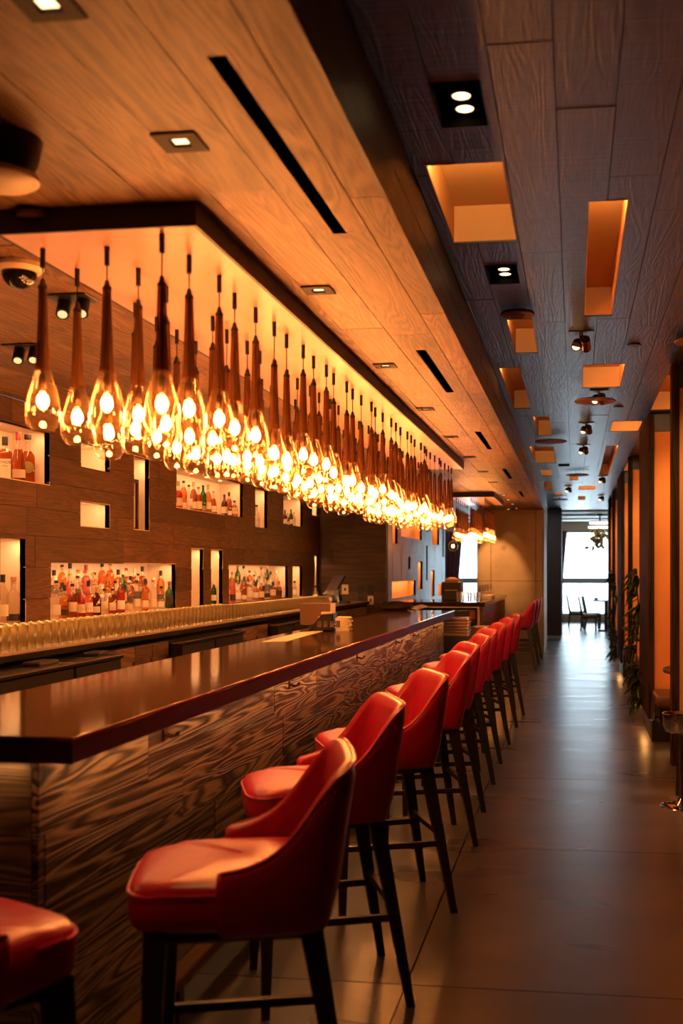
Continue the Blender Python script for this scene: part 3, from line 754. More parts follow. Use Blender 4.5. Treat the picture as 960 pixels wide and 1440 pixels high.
ordn = ['third', 'fourth', 'fifth', 'sixth', 'seventh', 'eighth', 'ninth', 'tenth', 'eleventh']
for (x, y, a), n in zip([(-.56, 3.63, 22), (-.525, 4.65, 24), (-.535, 5.78, 20), (-.56, 6.60, 21), (-.565, 7.47, 17), (-.57, 8.27, 20), (-.56, 9.19, 17), (-.55, 10.2, 16), (-.525, 11.06, 14)], ordn):
    loc, r = stool_at_foot(x, y, a)
    copy_tree(proto, loc, r, 'red leather bar stool along the long bar, %s counted from the camera' % n)
for (x, y, a), n in zip([(-.575, 15.95, 4), (-.56, 16.95, 4), (-.55, 18.09, 4)], ('nearest', 'middle', 'farthest')):
    loc, r = stool_at_foot(x, y, a)
    copy_tree(proto, loc, r, 'red leather bar stool by the concrete wall, %s of the far group of three' % n)

# ------------------------------------------------------------------ pendant cluster
def plate(x0, x1, y0, y1, n, lab):
    t = thing('pendant_plate', lab, 'ceiling plate', (0, 0, 0))
    e = .012
    m = MB(); z0, z1 = ZC - .07, ZC - .0005
    m.box(x0, x0 + e, y0, y1, z0, z1); m.box(x1 - e, x1, y0, y1, z0, z1); m.box(x0 + e, x1 - e, y0, y0 + e, z0, z1); m.box(x0 + e, x1 - e, y1 - e, y1, z0, z1)
    m.build('edge_frame', 'plate_edge', t)
    for a, b in zip(steps(y0 + e, y1 - e, n)[:-1], steps(y0 + e, y1 - e, n)[1:]):
        MB().box(x0 + e, x1 - e, a + .001, b - .001, z0 + .001, z0 + .02).build('panel', 'plate', t)
plate(-1.76, -1.12, 3.06, 10.83, 4, 'long salmon veneer plate with dark edge carrying the pendant cluster over the bar')
plate(-1.76, -1.12, 14.95, 16.95, 1, 'short dark edged plate carrying the far pendant cluster')
ZP = ZC - .07
def pendant_proto():
    t = thing('pendant_light', '', 'pendant light')
    MB().lathe([(.0085, -.06), (.0085, 0)], 10).build('cap', 'black', t, True)
    MB().tube([(0, 0, -.06), (0, 0, -.10)], .0022, 6).build('cord', 'black', t)
    MB().lathe([(.006, -.095), (.010, -.112), (.0145, -.118), (.0145, -.128)], 10).build('ferrule', 'black', t, True)
    # smoked neck and clear drop
    MB().lathe([(.0135, -.126), (.0155, -.20), (.0185, -.30), (.022, -.365), (.025, -.385)], 14, cap0=False, cap1=False).build('neck', 'neck_glass', t, True)
    prof = [(.025, -.385), (.031, -.41), (.041, -.445), (.050, -.48), (.055, -.512), (.0545, -.54), (.048, -.563), (.036, -.578), (.027, -.583)]
    MB().lathe(prof, 18, cap0=False, cap1=False).build('drop_shade', 'pend_glass', t, True)
    MB().tube([(0, 0, -.128), (0, 0, -.40)], .006, 6).build('stem', 'bronze', t)
    s = MB().lathe([(.009, -.40), (.012, -.405), (.012, -.445), (.009, -.45)], 8).build('socket', 'bronze', t, True)
    MB().sphere((0, 0, -.487), .0195, 8, 6, 1.25).build('bulb', 'bulb', t, 'all')
    return t
pp = pendant_proto(); first = True
rp = random.Random(42)
def hang(x, y, dz, lab, group):
    global first
    loc = (x, y, ZP - .0005 + dz); 
    if first:
        first = False; pp.location = loc; pp['label'] = lab; pp['group'] = group; return pp
    o = copy_tree(pp, loc, 0, lab, group)
    return o
cols = [(-1.24, 3.12, -.015, 'glass teardrop pendant in the row nearest the corridor', 'pendants of the corridor side row'),
        (-1.465, 3.225, -.012, 'glass teardrop pendant in the middle row over the bar', 'pendants of the middle row'),
        (-1.68, 3.21, .0, 'glass teardrop pendant in the row nearest the bottle wall', 'pendants of the bottle wall row')]
def stretch(o, extra):
    """longer cord: drop everything below the cord"""
    if extra <= 0: return
    for c in o.children:
        n = c.name.split('.')[0]
        if n == 'cap': continue
        if n == 'cord': c.scale = (1, 1, 1 + 0); c.location.z = -extra
        else: c.location.z = -extra
    MBc = MB().tube([(0, 0, -.06), (0, 0, -.06 - extra)], .0022, 6)
    MBc.build('cord', 'black', o)
for x, y0, dz, lab, g in cols:
    for k in range(33):
        y = y0 + .235 * k + rp.uniform(-.012, .012)
        if y > 10.78: continue
        o = hang(x + rp.uniform(-.012, .012), y, 0, lab + (', %s from the camera' % ORD[k] if k < 16 else ', among the farther half'), g)
        stretch(o, max(0.001, -dz * 1.0 + rp.choice((0, .02, .045))))
for i, x in enumerate((-1.26, -1.46, -1.67)):
    for k in range(7):
        y = 15.1 + .27 * k
        o = hang(x, y, 0, 'small far glass teardrop pendant in the cluster beyond the long bar', 'far pendant cluster')

# globe pendant in the side room
p = atY(637, 768, 20.6)
t = thing('globe_pendant', 'round glass globe pendant hanging before the wine red curtain', 'pendant light', (p.x, p.y, p.z))
MB().sphere((0, 0, 0), .095, 18, 12).build('globe', 'glass', t, 'all')
MB().tube([(0, 0, .09), (0, 0, ZF - p.z)], .005, 6).build('rod', 'bronze', t)
for a in range(4):
    MB().tube([(.098 * sin(pi * k / 10) * cos(a * pi / 2 + .4), .098 * sin(pi * k / 10) * sin(a * pi / 2 + .4), -.098 * cos(pi * k / 10)) for k in range(11)], .006, 6).build('rib', 'gold_leaf', t, True)
MB().sphere((0, 0, 0), .035, 10, 7).build('bulb', glow('globe_bulb', (1, .6, .25), 8), t, 'all')

# ------------------------------------------------------------------ back counter
XC = -2.845
bc = thing('back_counter', 'long back bar counter with dark edge under the bottle niches', 'counter', (0, 0, 0))
MB().box(XW + .003, XC, 2.2, YRET - .004, ZB - .012, ZB).build('counter_top', plain('back_top_stone', (0.42, 0.27, 0.15), .3, noise=.1, scale=12), bc)
MB().box(XC - .02, XC + .004, 2.2, YRET - .004, ZB - .036, ZB - .004).build('counter_edge', 'slot', bc)
MB().box(XW + .003, XC - .04, 2.2, YRET - .004, 0, ZB - .013).build('carcass', 'slot', bc)
def ybar(px, z): # y along the back counter front seen at pixel column px
    return atX(px, 900, XC).y
# black ice bins and coolers, oak doors
def front(y0, y1, kind, lab=None):
    xf = XC - .02
    if kind == 'door':
        d = MB().rbox(xf - .02, xf, y0 + .003, y1 - .003, .12, .995, .003, 1).build('door', 'cab_wood', bc)
        MB().bar((xf + .012, y1 - .05, .80), (xf + .012, y1 - .05, .90), .01, .012).build('handle', 'bronze', d)
    else:
        t = thing('cooler' if kind == 'cooler' else 'ice_bin', lab, 'bar cooler' if kind == 'cooler' else 'ice bin', (xf + .002, y0, 0))
        dpt = .09 if kind == 'cooler' else .21
        L = y1 - y0; zt_ = .99 if kind == 'cooler' else 1.004
        MB().rbox(.002, dpt, .004, L - .004, .08, zt_ - .02, .006, 1).build('body', 'bin_black', t)
        MB().rbox(.002, dpt + .015, 0, L, zt_ - .02, zt_, .004, 1).build('steel_top', 'steel', t)
        if kind == 'cooler':
            h = MB().bar((dpt + .018, L * .3, .88), (dpt + .018, L * .7, .88), .012, .016).build('handle', 'chrome', t)
        else:
            MB().rbox(.05, .15, L * .7, L * .95, zt_, zt_ + .025, .008, 1).build('lid_handle', 'black', t)
            MB().lathe([(.018, 0), (.018, .02)], 10, (0, 0, 0)).build('knob', 'steel', t, True).matrix_local = Matrix.Translation((dpt, L * .55, .87)) @ Matrix.Rotation(pi / 2, 4, 'Y')
front(4.55, 5.40, 'bin', 'black ice bin with steel top at far left behind the bar')
front(5.42, 6.0, 'bin', 'black ice bin with steel top and knob, second from the left behind the bar')
def doors(a, b, n):
    for p_, q_ in zip(steps(a, b, n)[:-1], steps(a, b, n)[1:]): front(p_, q_, 'door')
doors(2.25, 4.5, 5); doors(6.1, 7.28, 4); doors(8.75, 9.75, 3); doors(11.0, 14.6, 8)
front(7.30, 8.0, 'cooler', 'black undercounter cooler with chrome handle, left of the middle pair')
front(8.02, 8.72, 'cooler', 'black undercounter cooler with chrome handle, right of the middle pair')
front(9.78, 10.36, 'cooler', 'black undercounter cooler just left of the tan box')
front(10.38, 10.97, 'cooler', 'black undercounter cooler mostly behind the tan box')
lamp('AREA', 'splash_fill', (XW + .012, 8.9, ZB + .055), 26.0, (1, .52, .2), (XC, 8.9, ZB + .12), 11.0, .02)  # added fill light at the wall foot, backlights the tumblers

# tumblers in rows
gm = MB().lathe([(.030, .003), (.032, .07), (.034, .135), (.032, .135), (.029, .07), (.026, .022), (.001, .020)], 12, cap0=True, cap1=False).mesh('tumbler', 'tumbler', True)
rg = random.Random(17)
rown = ['front row', 'second row', 'third row from the front']
for r_ in range(3):
    n = 0
    y = 4.35 + .04 * (r_ % 2)
    while y < 12.55:
        o = place(gm, 'tumbler', None, (XC - .075 - .082 * r_ + rg.uniform(-.004, .004), y, ZB), rg.uniform(0, 1))
        o.scale.z = 1.0 if y < 9 else .9
        tag(o, 'clear glass tumbler standing in the %s of the back counter' % rown[r_], 'glass', 'tumblers in the %s' % rown[r_])
        y += .089 + rg.uniform(-.002, .002); n += 1

def wine_glass_mesh(h=.2, r=.04):
    return MB().lathe([(.034, 0), (.033, .003), (.006, .006), (.004, .02), (.004, h * .45), (.012, h * .48), (r * .85, h * .62), (r, h * .75), (r * .78, h), (r * .76, h), (r * .97, h * .75), (r * .8, h * .63), (.002, h * .5)], 14, cap0=True, cap1=False).mesh('wine_glass', 'glass', True)
wg = wine_glass_mesh()
for i, (dx, dy) in enumerate(((-.10, 12.75), (-.19, 12.85), (-.10, 12.97), (-.20, 13.08), (-.11, 13.18), (-.05, 12.86))):
    tag(place(wg, 'wine_glass', None, (XC + dx, dy, ZB)), 'clear stemmed wine glass clustered beside the till screen on the back counter', 'glass', 'wine glasses beside the till')

# ------------------------------------------------------------------ bottles
def gl(name, c, body=None, a=.25): return thin_glass(name, c, 1.5, .03, body, a)
GL = {'amber': gl('amber_liquor', (.74, .36, .14), (.32, .09, .02), .3), 'clear': gl('clear_bottle', (.93, .90, .86), (.8, .7, .6), .08),
      'green': gl('green_bottle', (.18, .42, .12), (.03, .10, .02), .5), 'brown': gl('brown_bottle', (.40, .18, .08), (.07, .02, .008), .5),
      'red': gl('red_liquor', (.80, .25, .14), (.45, .05, .03), .35), 'pink': gl('pink_liquor', (.90, .40, .36), (.7, .22, .2), .25), 'honey': gl('honey_liquor', (.85, .50, .22), (.5, .22, .06), .2)}
CAPM = {'black': M['black'], 'red': plain('red_wax', (.45, .03, .02), .4), 'cork': plain('cork', (.45, .26, .13), .8), 'gold': M['gold_leaf'], 'white': plain('white_cap', (.75, .7, .62), .5), 'pink': plain('pink_cap', (.75, .08, .16), .5)}
LABM = {'cream': plain('cream_label', (.78, .64, .46), .7), 'white': plain('white_label', (.82, .78, .72), .7), 'black': plain('black_label', (.03, .025, .02), .6), 'olive': plain('olive_label', (.35, .26, .08), .6), 'red': plain('red_label', (.5, .08, .05), .6)}
SH = {'round': [(.037, .0), (.040, .004), (.040, .145), (.036, .165), (.020, .185), (.0145, .20), (.0135, .255)],
      'tall': [(.034, .0), (.037, .004), (.037, .185), (.031, .21), (.016, .235), (.0135, .25), (.0130, .29)],
      'squat': [(.038, .0), (.042, .006), (.043, .10), (.039, .135), (.024, .155), (.0155, .165), (.0145, .205)],
      'square': [(.036, .0), (.039, .003), (.039, .15), (.036, .16), (.017, .178), (.0145, .185), (.0145, .225)],
      'taper': [(.040, .0), (.043, .004), (.042, .06), (.034, .14), (.022, .19), (.015, .22), (.0135, .27)]}
BM = {}
def bottle_mesh(shape, glass):
    k = (shape, glass)
    if k not in BM:
        n = 4 if shape == 'square' else 14
        if shape == 'square':
            m = MB(); rings = []
            for r, z in SH[shape]:
                sq = r > .02; ring = []
                for j in range(16):
                    a = 2 * pi * (j + .5) / 16; c, s = cos(a), sin(a); e = .25 if sq else 1.0
                    ring.append((r * abs(c) ** e * (1 if c > 0 else -1), r * abs(s) ** e * (1 if s > 0 else -1), z))
                rings.append(ring)
            m.loft(rings, True, True)
        else: m = MB().lathe(SH[shape], n)
        me = m.mesh('bottle_glass', GL[glass], True)
        if glass in ('amber', 'honey', 'red', 'pink'):      # clear glass above the liquor
            me.materials.append(GL['clear']); fill = SH[shape][-3][1] - .004
            for p_ in me.polygons:
                if p_.center.z > fill and p_.normal.z < .95: p_.material_index = 1
        BM[k] = me
    return BM[k]
def cap_mesh(shape, cap, style):
    k = ('cap', shape, cap, style)
    if k not in BM:
        r, z = SH[shape][-1]; h = {'short': .022, 'long': .05, 'stopper': .03}[style]
        z0 = z - (h * .55 if style != 'stopper' else .004)
        pr = [(r + .002, z0), (r + .0025, z0 + h)] if style != 'stopper' else [(r + .003, z0), (r + .006, z0 + .006), (r + .006, z0 + h)]
        BM[k] = MB().lathe(pr, 12).mesh('cap', CAPM[cap], True)
    return BM[k]
def label_mesh(shape, lab, z0, z1, arc=2.2):
    k = ('lab', shape, lab, z0, z1)
    if k not in BM:
        r = SH[shape][1][0] + .0012; vs, fs = [], []
        n = 8; m = MB()
        if shape == 'square': m.box(r - .0005, r + .0008, -.030, .030, z0, z1)
        else:
            rings = []
            def rr(z):
                P = SH[shape]
                for (ra, za), (rb, zb) in zip(P[:-1], P[1:]):
                    if za <= z <= zb: return ra + (rb - ra) * (z - za) / max(1e-6, zb - za)
                return r
            ra, rb = rr(z0) + .0012, rr(z1) + .0012
            m.loft([[(ra * cos(-arc / 2 + arc * j / n), ra * sin(-arc / 2 + arc * j / n), z0) for j in range(n + 1)],
                    [(rb * cos(-arc / 2 + arc * j / n), rb * sin(-arc / 2 + arc * j / n), z1) for j in range(n + 1)]], False, False, False)
        BM[k] = m.mesh('label', LABM[lab], True)
    return BM[k]
def bottle(x, y, z, shape, glass, cap, lab, label, group, style='short', scale=1.0, lz=(.03, .11), turn=None):
    if lab and lz == (.03, .11): lz = ((.03, .11), (.022, .075), (.045, .12), (.03, .10))[len(D.objects) // 4 % 4]
    t = thing('bottle', label, 'bottle', (x, y, z), (math.atan2(-y, -x) if turn is None else turn), group)
    t.scale = (scale,) * 3
    place(bottle_mesh(shape, glass), 'glass_body', t); place(cap_mesh(shape, cap, style), 'cap', t)
    if lab: place(label_mesh(shape, lab, *lz), 'label', t)
    return t
def lettering(parent, text, size, loc, rot, material, name='lettering'):
    cu = D.curves.new(name, 'FONT'); cu.body = text; cu.size = size; cu.align_x = 'CENTER'; cu.align_y = 'CENTER'; cu.extrude = .0003
    o = D.objects.new(name, cu); COL.objects.link(o)
    me = D.meshes.new_from_object(o); D.objects.remove(o)
    me.materials.append(M[material]); q = place(me, name, parent, loc); q.rotation_euler = rot; return q
NM = {n: (a, b, c, d) for n, a, b, c, d in niches}
def npos(px, dep):   # y in a niche seen at pixel column px at depth dep behind the wall face
    return atX(px, 700, XW - dep).y
# upper left niche: four whiskies
z1 = NM['N1'][2] + .0005
b = bottle(XW - .10, npos(7, .10), z1, 'square', 'amber', 'black', None, 'square amber whisky bottle with black cap and cream label, leftmost in the upper left niche', 'whiskies in the upper left niche', 'long', 1.12)
MB().box(.0385, .0398, -.032, .032, .004, .118).build('label', LABM['cream'], b)
lettering(b, 'KNOB', .024, (.0402, 0, .098), (pi / 2, 0, pi / 2), 'black'); lettering(b, 'CREEK', .011, (.0402, 0, .076), (pi / 2, 0, pi / 2), 'black')
bottle(XW - .09, npos(26, .09), z1, 'taper', 'amber', 'red', 'cream', 'amber whisky bottle with red wax top, second in the upper left niche', 'whiskies in the upper left niche', 'long', 1.12, (.02, .07))
b = bottle(XW - .11, npos(39, .11), z1, 'round', 'amber', 'black', None, 'dark amber bottle with black stopper and round olive label in the upper left niche', 'whiskies in the upper left niche', 'stopper', 1.18)
q = MB().lathe([(.001, 0), (.034, 0), (.034, .002), (.001, .002)], 20).build('label', LABM['olive'], b); q.matrix_local = Matrix.Translation((.0405, 0, .09)) @ Matrix.Rotation(pi / 2, 4, 'Y')
bottle(XW - .12, npos(51.5, .12), z1, 'round', 'honey', 'cork', 'cream', 'small honey coloured bottle with cork, rightmost in the upper left niche', 'whiskies in the upper left niche', 'short', .90, (.03, .12))
# upper middle niche
z5 = NM['N5'][2] + .0005
row5 = [(251, 'round', 'red', 'gold', 'cream'), (258, 'tall', 'honey', 'black', 'cream'), (265.5, 'round', 'clear', 'black', 'white'), (272, 'tall', 'amber', 'cork', 'cream'), (279, 'round', 'amber', 'red', 'cream'), (285.5, 'tall', 'green', 'black', 'olive'),
        (292.5, 'tall', 'honey', 'gold', 'cream'), (300, 'taper', 'amber', 'cork', 'white'), (315.5, 'round', 'brown', 'black', 'cream'), (322, 'tall', 'amber', 'black', 'white'), (329.5, 'squat', 'honey', 'black', 'cream')]
for i, (px, s, g, c, l) in enumerate(row5):
    bottle(XW - .09 - .025 * (i % 2), npos(px, .09 + .025 * (i % 2)), z5, s, g, c, l, '%s bottle, %s cap, %s from the left in the wide upper middle niche' % (g, c, ORD[i]), 'bottles in the wide upper niche', 'short' if i % 3 else 'long', (.92 if s != 'taper' else .86) if i < 8 else .85)
# slim and small upper niches
bottle(XW - .07, npos(360.5, .07), NM['N6'][2] + .0005, 'round', 'clear', 'black', 'white', 'clear bottle half hidden at the left of the slim upper niche', 'bottles in the slim niche')
z7 = NM['N7'][2] + .0005
for i, (px, s, g, c, l) in enumerate([(400.5, 'round', 'brown', 'black', 'white'), (404, 'squat', 'amber', 'cork', 'cream'), (409, 'tall', 'green', 'black', 'white'), (413, 'round', 'clear', 'gold', 'cream'), (417.5, 'tall', 'brown', 'black', 'white')]):
    bottle(XW - .10, npos(px, .10), z7, s, g, c, l, '%s bottle, %s cap, %s from the left in the small square upper niche' % (g, c, ORD[i]), 'bottles in the small square niche', 'short', .74)
# framed mirror standing in the tall niche
a, b_, c_, d_ = NM['N4']
t = thing('picture_frame', 'small black frame standing in the narrow tall niche', 'frame', (XW - .08, (a + b_) / 2, c_ + .001))
m = MB(); m.box(-.012, .012, -.125, -.095, 0, .42); m.box(-.012, .012, .06, .09, 0, .42); m.box(-.012, .012, -.095, .06, .39, .42); m.box(-.012, .012, -.095, .06, 0, .02); m.build('frame', 'black', t)
MB().box(-.010, -.004, -.095, .06, .02, .39).build('back_board', 'plastic_cream', t)
# lower niches
zl = 1.1605
bottle(XW - .10, npos(4, .10), zl, 'tall', 'clear', 'black', 'white', 'clear spirit bottle, black cap, left one in the lower left niche', 'spirits in the lower left niche', 'long', 1.0)
bottle(XW - .08, npos(19, .08), zl, 'round', 'clear', 'cork', 'black', 'clear spirit bottle with dark label, right one in the lower left niche', 'spirits in the lower left niche', 'short', 1.12, (.01, .05))
kinds = [('round', 'honey'), ('tall', 'clear'), ('square', 'clear'), ('squat', 'amber'), ('tall', 'honey'), ('round', 'clear'), ('taper', 'clear'), ('square', 'honey'), ('round', 'clear'), ('tall', 'green'), ('square', 'clear'), ('squat', 'honey'), ('tall', 'pink'), ('round', 'amber'), ('tall', 'clear')]
capk = ['black', 'cork', 'black', 'gold', 'black', 'red', 'white', 'black']; labk = ['cream', 'white', 'cream', 'black', 'cream', 'white']
def riser(y0, y1, x0, x1, h, parent): MB().box(x0, x1, y0, y1, 1.16, 1.16 + h).build('bottle_riser', 'niche', parent)
def stock(n, rows, where, group, seed, place_word):
    rb = random.Random(seed); a, b, c, d = NM[n]
    for ri, (dep, dz, l, r, cnt, rowname) in enumerate(rows):
        if dz: riser(a + .02, b - .02, XW - dep - .045, XW - dep + .04, dz, NB[n])
        for i in range(cnt):
            px = l + (r - l) * i / (cnt - 1)
            s, g = kinds[rb.randrange(len(kinds))]; cp = capk[rb.randrange(len(capk))]; lb = labk[rb.randrange(len(labk))]
            if ri == 0 and n == 'N10':
                g = ['clear', 'honey', 'amber', 'red', 'pink', 'brown', 'clear', 'amber', 'red', 'clear', 'clear', 'honey', 'clear', 'clear', 'green'][i % 15]
            bottle(XW - dep, npos(px, dep), 1.1605 + dz, s, g, cp, lb, '%s %s bottle, %s cap, %s from left, %s, %s niche' % (g, s, cp, ORD[i], rowname, place_word),
                   group + ', ' + rowname, 'short' if rb.random() < .6 else 'long', rb.uniform(.82, .93))
stock('N10', [(.055, 0, 79, 238, 15, 'front row'), (.135, .06, 77, 226, 15, 'middle row'), (.215, .13, 76, 200, 12, 'back row')], '', 'bottles in the large lower niche', 5, 'large lower left')
bottle(XW - .07, npos(300.5, .07), zl, 'tall', 'green', 'white', 'white', 'green bottle with white cap alone in the right slim lower niche', 'bottles in slim lower niches', 'long', .75)
stock('N13', [(.055, 0, 327, 400, 10, 'front row'), (.135, .06, 326, 396, 10, 'middle row'), (.215, .13, 326, 384, 8, 'back row')], '', 'bottles in the second large lower niche', 6, 'second large lower')
for i, px in enumerate((414, 419.5)):
    bottle(XW - .08, npos(px, .08), zl, 'square', 'clear', 'black', 'white', 'square clear bottle with black cap, %s in the slim niche near the till' % ('left' if i == 0 else 'right'), 'square bottles near the till', 'stopper', .8)
bottle(XW + .12, 13.9, ZB, 'square', 'clear', 'black', 'white', 'square clear bottle with black stopper on counter under the wall between slim niches', 'bottles on the counter end', 'stopper', .9)

# ------------------------------------------------------------------ things on the bar and the back counter
# till screen
p = atX(474, 838, -3.1)
t = thing('till_screen', 'black till with tilted touch screen at the end of the back counter', 'till', (-3.12, 13.75, ZB), radians(-55))
MB().rbox(-.12, .12, -.10, .12, 0, .03, .008, 1).build('base', 'black', t)
MB().taper((0, .06, .03), (0, .02, .18), .10, .07, .05, .03).build('neck', 'black', t)
s = MB().rbox(-.18, .18, -.012, .012, -.14, .14, .006, 1).build('screen_housing', 'black', t); s.location = (0, -.01, .24); s.rotation_euler = (radians(-32), 0, 0)
MB().box(-.16, .16, -.0135, -.012, -.115, .125).build('display', 'screen', s)
t2 = MB().rbox(-.07, .07, -.05, .05, 0, .035, .006, 1).build('card_reader', 'black'); tag(t2, 'small card reader lying in front of the till screen', 'card reader'); t2.location = (-2.95, 13.5, ZB)
# tan box on the rear edge of the bar
a = atZ(421.5, 887, ZB); b_ = atZ(467, 884, ZB)
yb = 8.15; xa = atY(421.5, 880, yb).x; xb = atY(464, 880, yb).x
t = thing('card_box', 'tan card box with pale right edge at the rear of the bar', 'box', ((xa + xb) / 2, yb, ZB), 0)
hw = (xb - xa) / 2; hh = atY(440, 848.5, yb).z - ZB
MB().rbox(-hw, hw, 0, .16, 0, hh, .004, 1).build('body', 'box_tan', t)
MB().box(hw + .0005, hw + .006, 0, .16, 0, hh).build('edge_strip', 'plastic_cream', t)
# bar caddy with napkins and coasters
yc = 7.35; xa = atY(433, 870, yc).x; xb = atY(468, 870, yc).x
t = thing('bar_caddy', 'black bar caddy with slanted side and compartments of napkins and picks', 'caddy', (xa, yc, ZB), 0)
L = xb - xa
m = MB(); m.loft([[(0, 0, 0), (L, 0, 0), (L, 0, .125), (L * .55, 0, .12), (L * .12, 0, .03)], [(0, .012, 0), (L, .012, 0), (L, .012, .125), (L * .55, .012, .12), (L * .12, .012, .03)]])
m.loft([[(0, .14, 0), (L, .14, 0), (L, .14, .125), (L * .55, .14, .12), (L * .12, .14, .03)], [(0, .152, 0), (L, .152, 0), (L, .152, .125), (L * .55, .152, .12), (L * .12, .152, .03)]])
m.box(0, L, 0, .15, 0, .008); m.box(L - .008, L, 0, .152, 0, .125); m.build('tray', 'black', t)
m = MB(); m.box(L * .5, L * .95, .02, .07, .009, .135); m.build('napkins', 'paper', t)
m = MB(); m.box(L * .3, L * .6, .085, .13, .009, .10); m.build('napkins', 'paper', t)
for k in range(4): MB().box(L * .38 + .045 * k, L * .38 + .045 * k + .028, -.004, -.0005, .03, .075).build('slot_panel', 'steel', t)
xs0 = xb + .012
for k in range(11):
    o = MB().rbox(-.05, .05, -.05, .05, 0, .009, .002, 1).build('coaster', 'paper'); tag(o, 'square cream coaster, %s from the bottom of the stack beside the bar caddy' % ORD[k], 'coaster', 'coaster stack on the bar')
    o.location = (xs0 + .052 + .006 * sin(k * 2.1), yc + .06, ZB + .0092 * k); o.rotation_euler.z = .12 * sin(k * 3.3)
# menu sheets
def sheet(pxs, lab, material='paper'):
    ps = [atZ(x, y, ZB + .0006) for x, y in pxs]; qs = [p + Vector((0, 0, .0025)) for p in ps]
    o = MB().loft([ps, qs]).build('menu_sheet', material); tag(o, lab, 'menu', 'menus lying on the bar'); return o
sheet([(367, 903), (424, 889), (456, 887), (403, 902)], 'cream menu sheet lying on the bar in front of the tan box')
sheet([(572, 855), (592, 850), (602, 853), (586, 858)], 'cream menu sheet lying on the bar near its far end')
# folded leather cap
y = 10.0; q = atZ(557, 858, ZB)
t = thing('leather_cap', 'crumpled dark leather cap lying on the far part of the bar', 'cap', (q.x, q.y, ZB), .4)
m = MB(); rings = []
for z, k in ((0.001, .8), (.02, 1.0), (.05, .95), (.075, .7), (.085, .3), (.086, .02)):
    rings.append([(.16 * k * cos(2 * pi * j / 20) * (1 + .12 * sin(j * 1.3 + z * 30)), .12 * k * sin(2 * pi * j / 20) * (1 + .15 * cos(j * 2.1 + z * 20)), z * (1 + .15 * sin(j * 1.7))) for j in range(20)])
m.loft(rings); m.build('crown', 'black_leather', t, 'all')
MB().loft([[(.10 + .09 * cos(a) , .11 * sin(a), .012 + .02 * cos(a)) for a in [(-1.4 + 2.8 * j / 9) for j in range(10)]] + [(.10, .1, .012), (.10, -.1, .012)],
           [(.10 + .09 * cos(a) , .11 * sin(a), .017 + .02 * cos(a)) for a in [(-1.4 + 2.8 * j / 9) for j in range(10)]] + [(.10, .1, .017), (.10, -.1, .017)]]).build('visor', 'black_leather', t)

# ------------------------------------------------------------------ second bar beyond, service shelf between
Y2 = 14.30
b2 = thing('second_bar', 'dark second bar counter with pale L-shaped frame beyond the long bar', 'bar', (0, 0, 0))
x2l, x2r = -2.585, -1.195
MB().rbox(x2l, x2r, Y2, Y2 + 1.4, ZB - .06, ZB, .004, 1).build('counter_top', 'bar_top', b2)
MB().rbox(-1.75, x2r, Y2 + 1.4, 19.0, ZB - .06, ZB, .004, 1).build('counter_top', 'bar_top', b2)
MB().box(-1.30, -1.27, Y2 + .03, Y2 + .45, 0, ZB - .06).build('side_panel', 'plastic_cream', b2)
MB().box(x2l, -1.27, Y2 + .005, Y2 + .03, ZB - .078, ZB - .06).build('frame_strip', 'plastic_cream', b2)
MB().box(-1.262, -1.225, Y2 + .06, 18.9, 0, ZB - .06).build('side_board', 'cab_wood', b2)
MB().box(x2l, -1.301, Y2 + .3, Y2 + .34, 0, ZB - .08).build('back_panel', 'black', b2)
MB().box(x2l, -1.301, Y2 + .05, Y2 + .3, .775, .80).build('shelf', 'black', b2)
xq = atY(655, 855, Y2 + .08).x
t = thing('storage_box', 'dark box with white top under the second bar counter', 'box', (xq, Y2 + .18, .8012))
MB().rbox(-.22, .13, -.09, .09, 0, .15, .005, 1).build('body', 'black', t); MB().box(-.22, .13, -.09, .09, .1505, .158).build('lid', 'white_trim', t)
MB().box(.05, .13, -.0945, -.091, .04, .14).build('tag', 'red_card', t)
# shelf at the end of the long bar with menu stacks
sv = thing('service_shelf', 'dark low service shelf at the far end of the long bar', 'shelf', (0, 0, 0))
MB().rbox(-1.75, -1.05, 11.46, 12.2, .735, .79, .004, 1).build('shelf_board', 'black', sv)
for x in (-1.7, -1.1):
    for y in (11.52, 12.14): MB().box(x - .02, x + .02, y - .02, y + .02, 0, .735).build('leg', 'black', sv)
def menu_stack(px0, px1, y, n, lab, th=.03, z0=.79):
    a, b = atY(px0, 880, y).x, atY(px1, 880, y).x
    for k in range(n):
        t = thing('menu_book', lab % ORD[k], 'menu', ((a + b) / 2 + .004 * sin(k * 2), y + .17, z0 + th * k + .0005), .01 * sin(k * 5), 'menu stacks on the service shelf')
        MB().box(-(b - a) / 2, (b - a) / 2, -.16, .16, 0, th - .007).build('board', 'menu', t)
        MB().box((b - a) / 2, (b - a) / 2 + .012, -.165, .10, .004, th - .006).build('binding', 'white_trim', t)
menu_stack(620, 657, 11.5, 6, 'brown wooden menu, %s from the bottom of the front stack on the service shelf', .033)
menu_stack(662, 684, 11.75, 3, 'brown wooden menu, %s from the bottom of the right stack on the service shelf', .03)
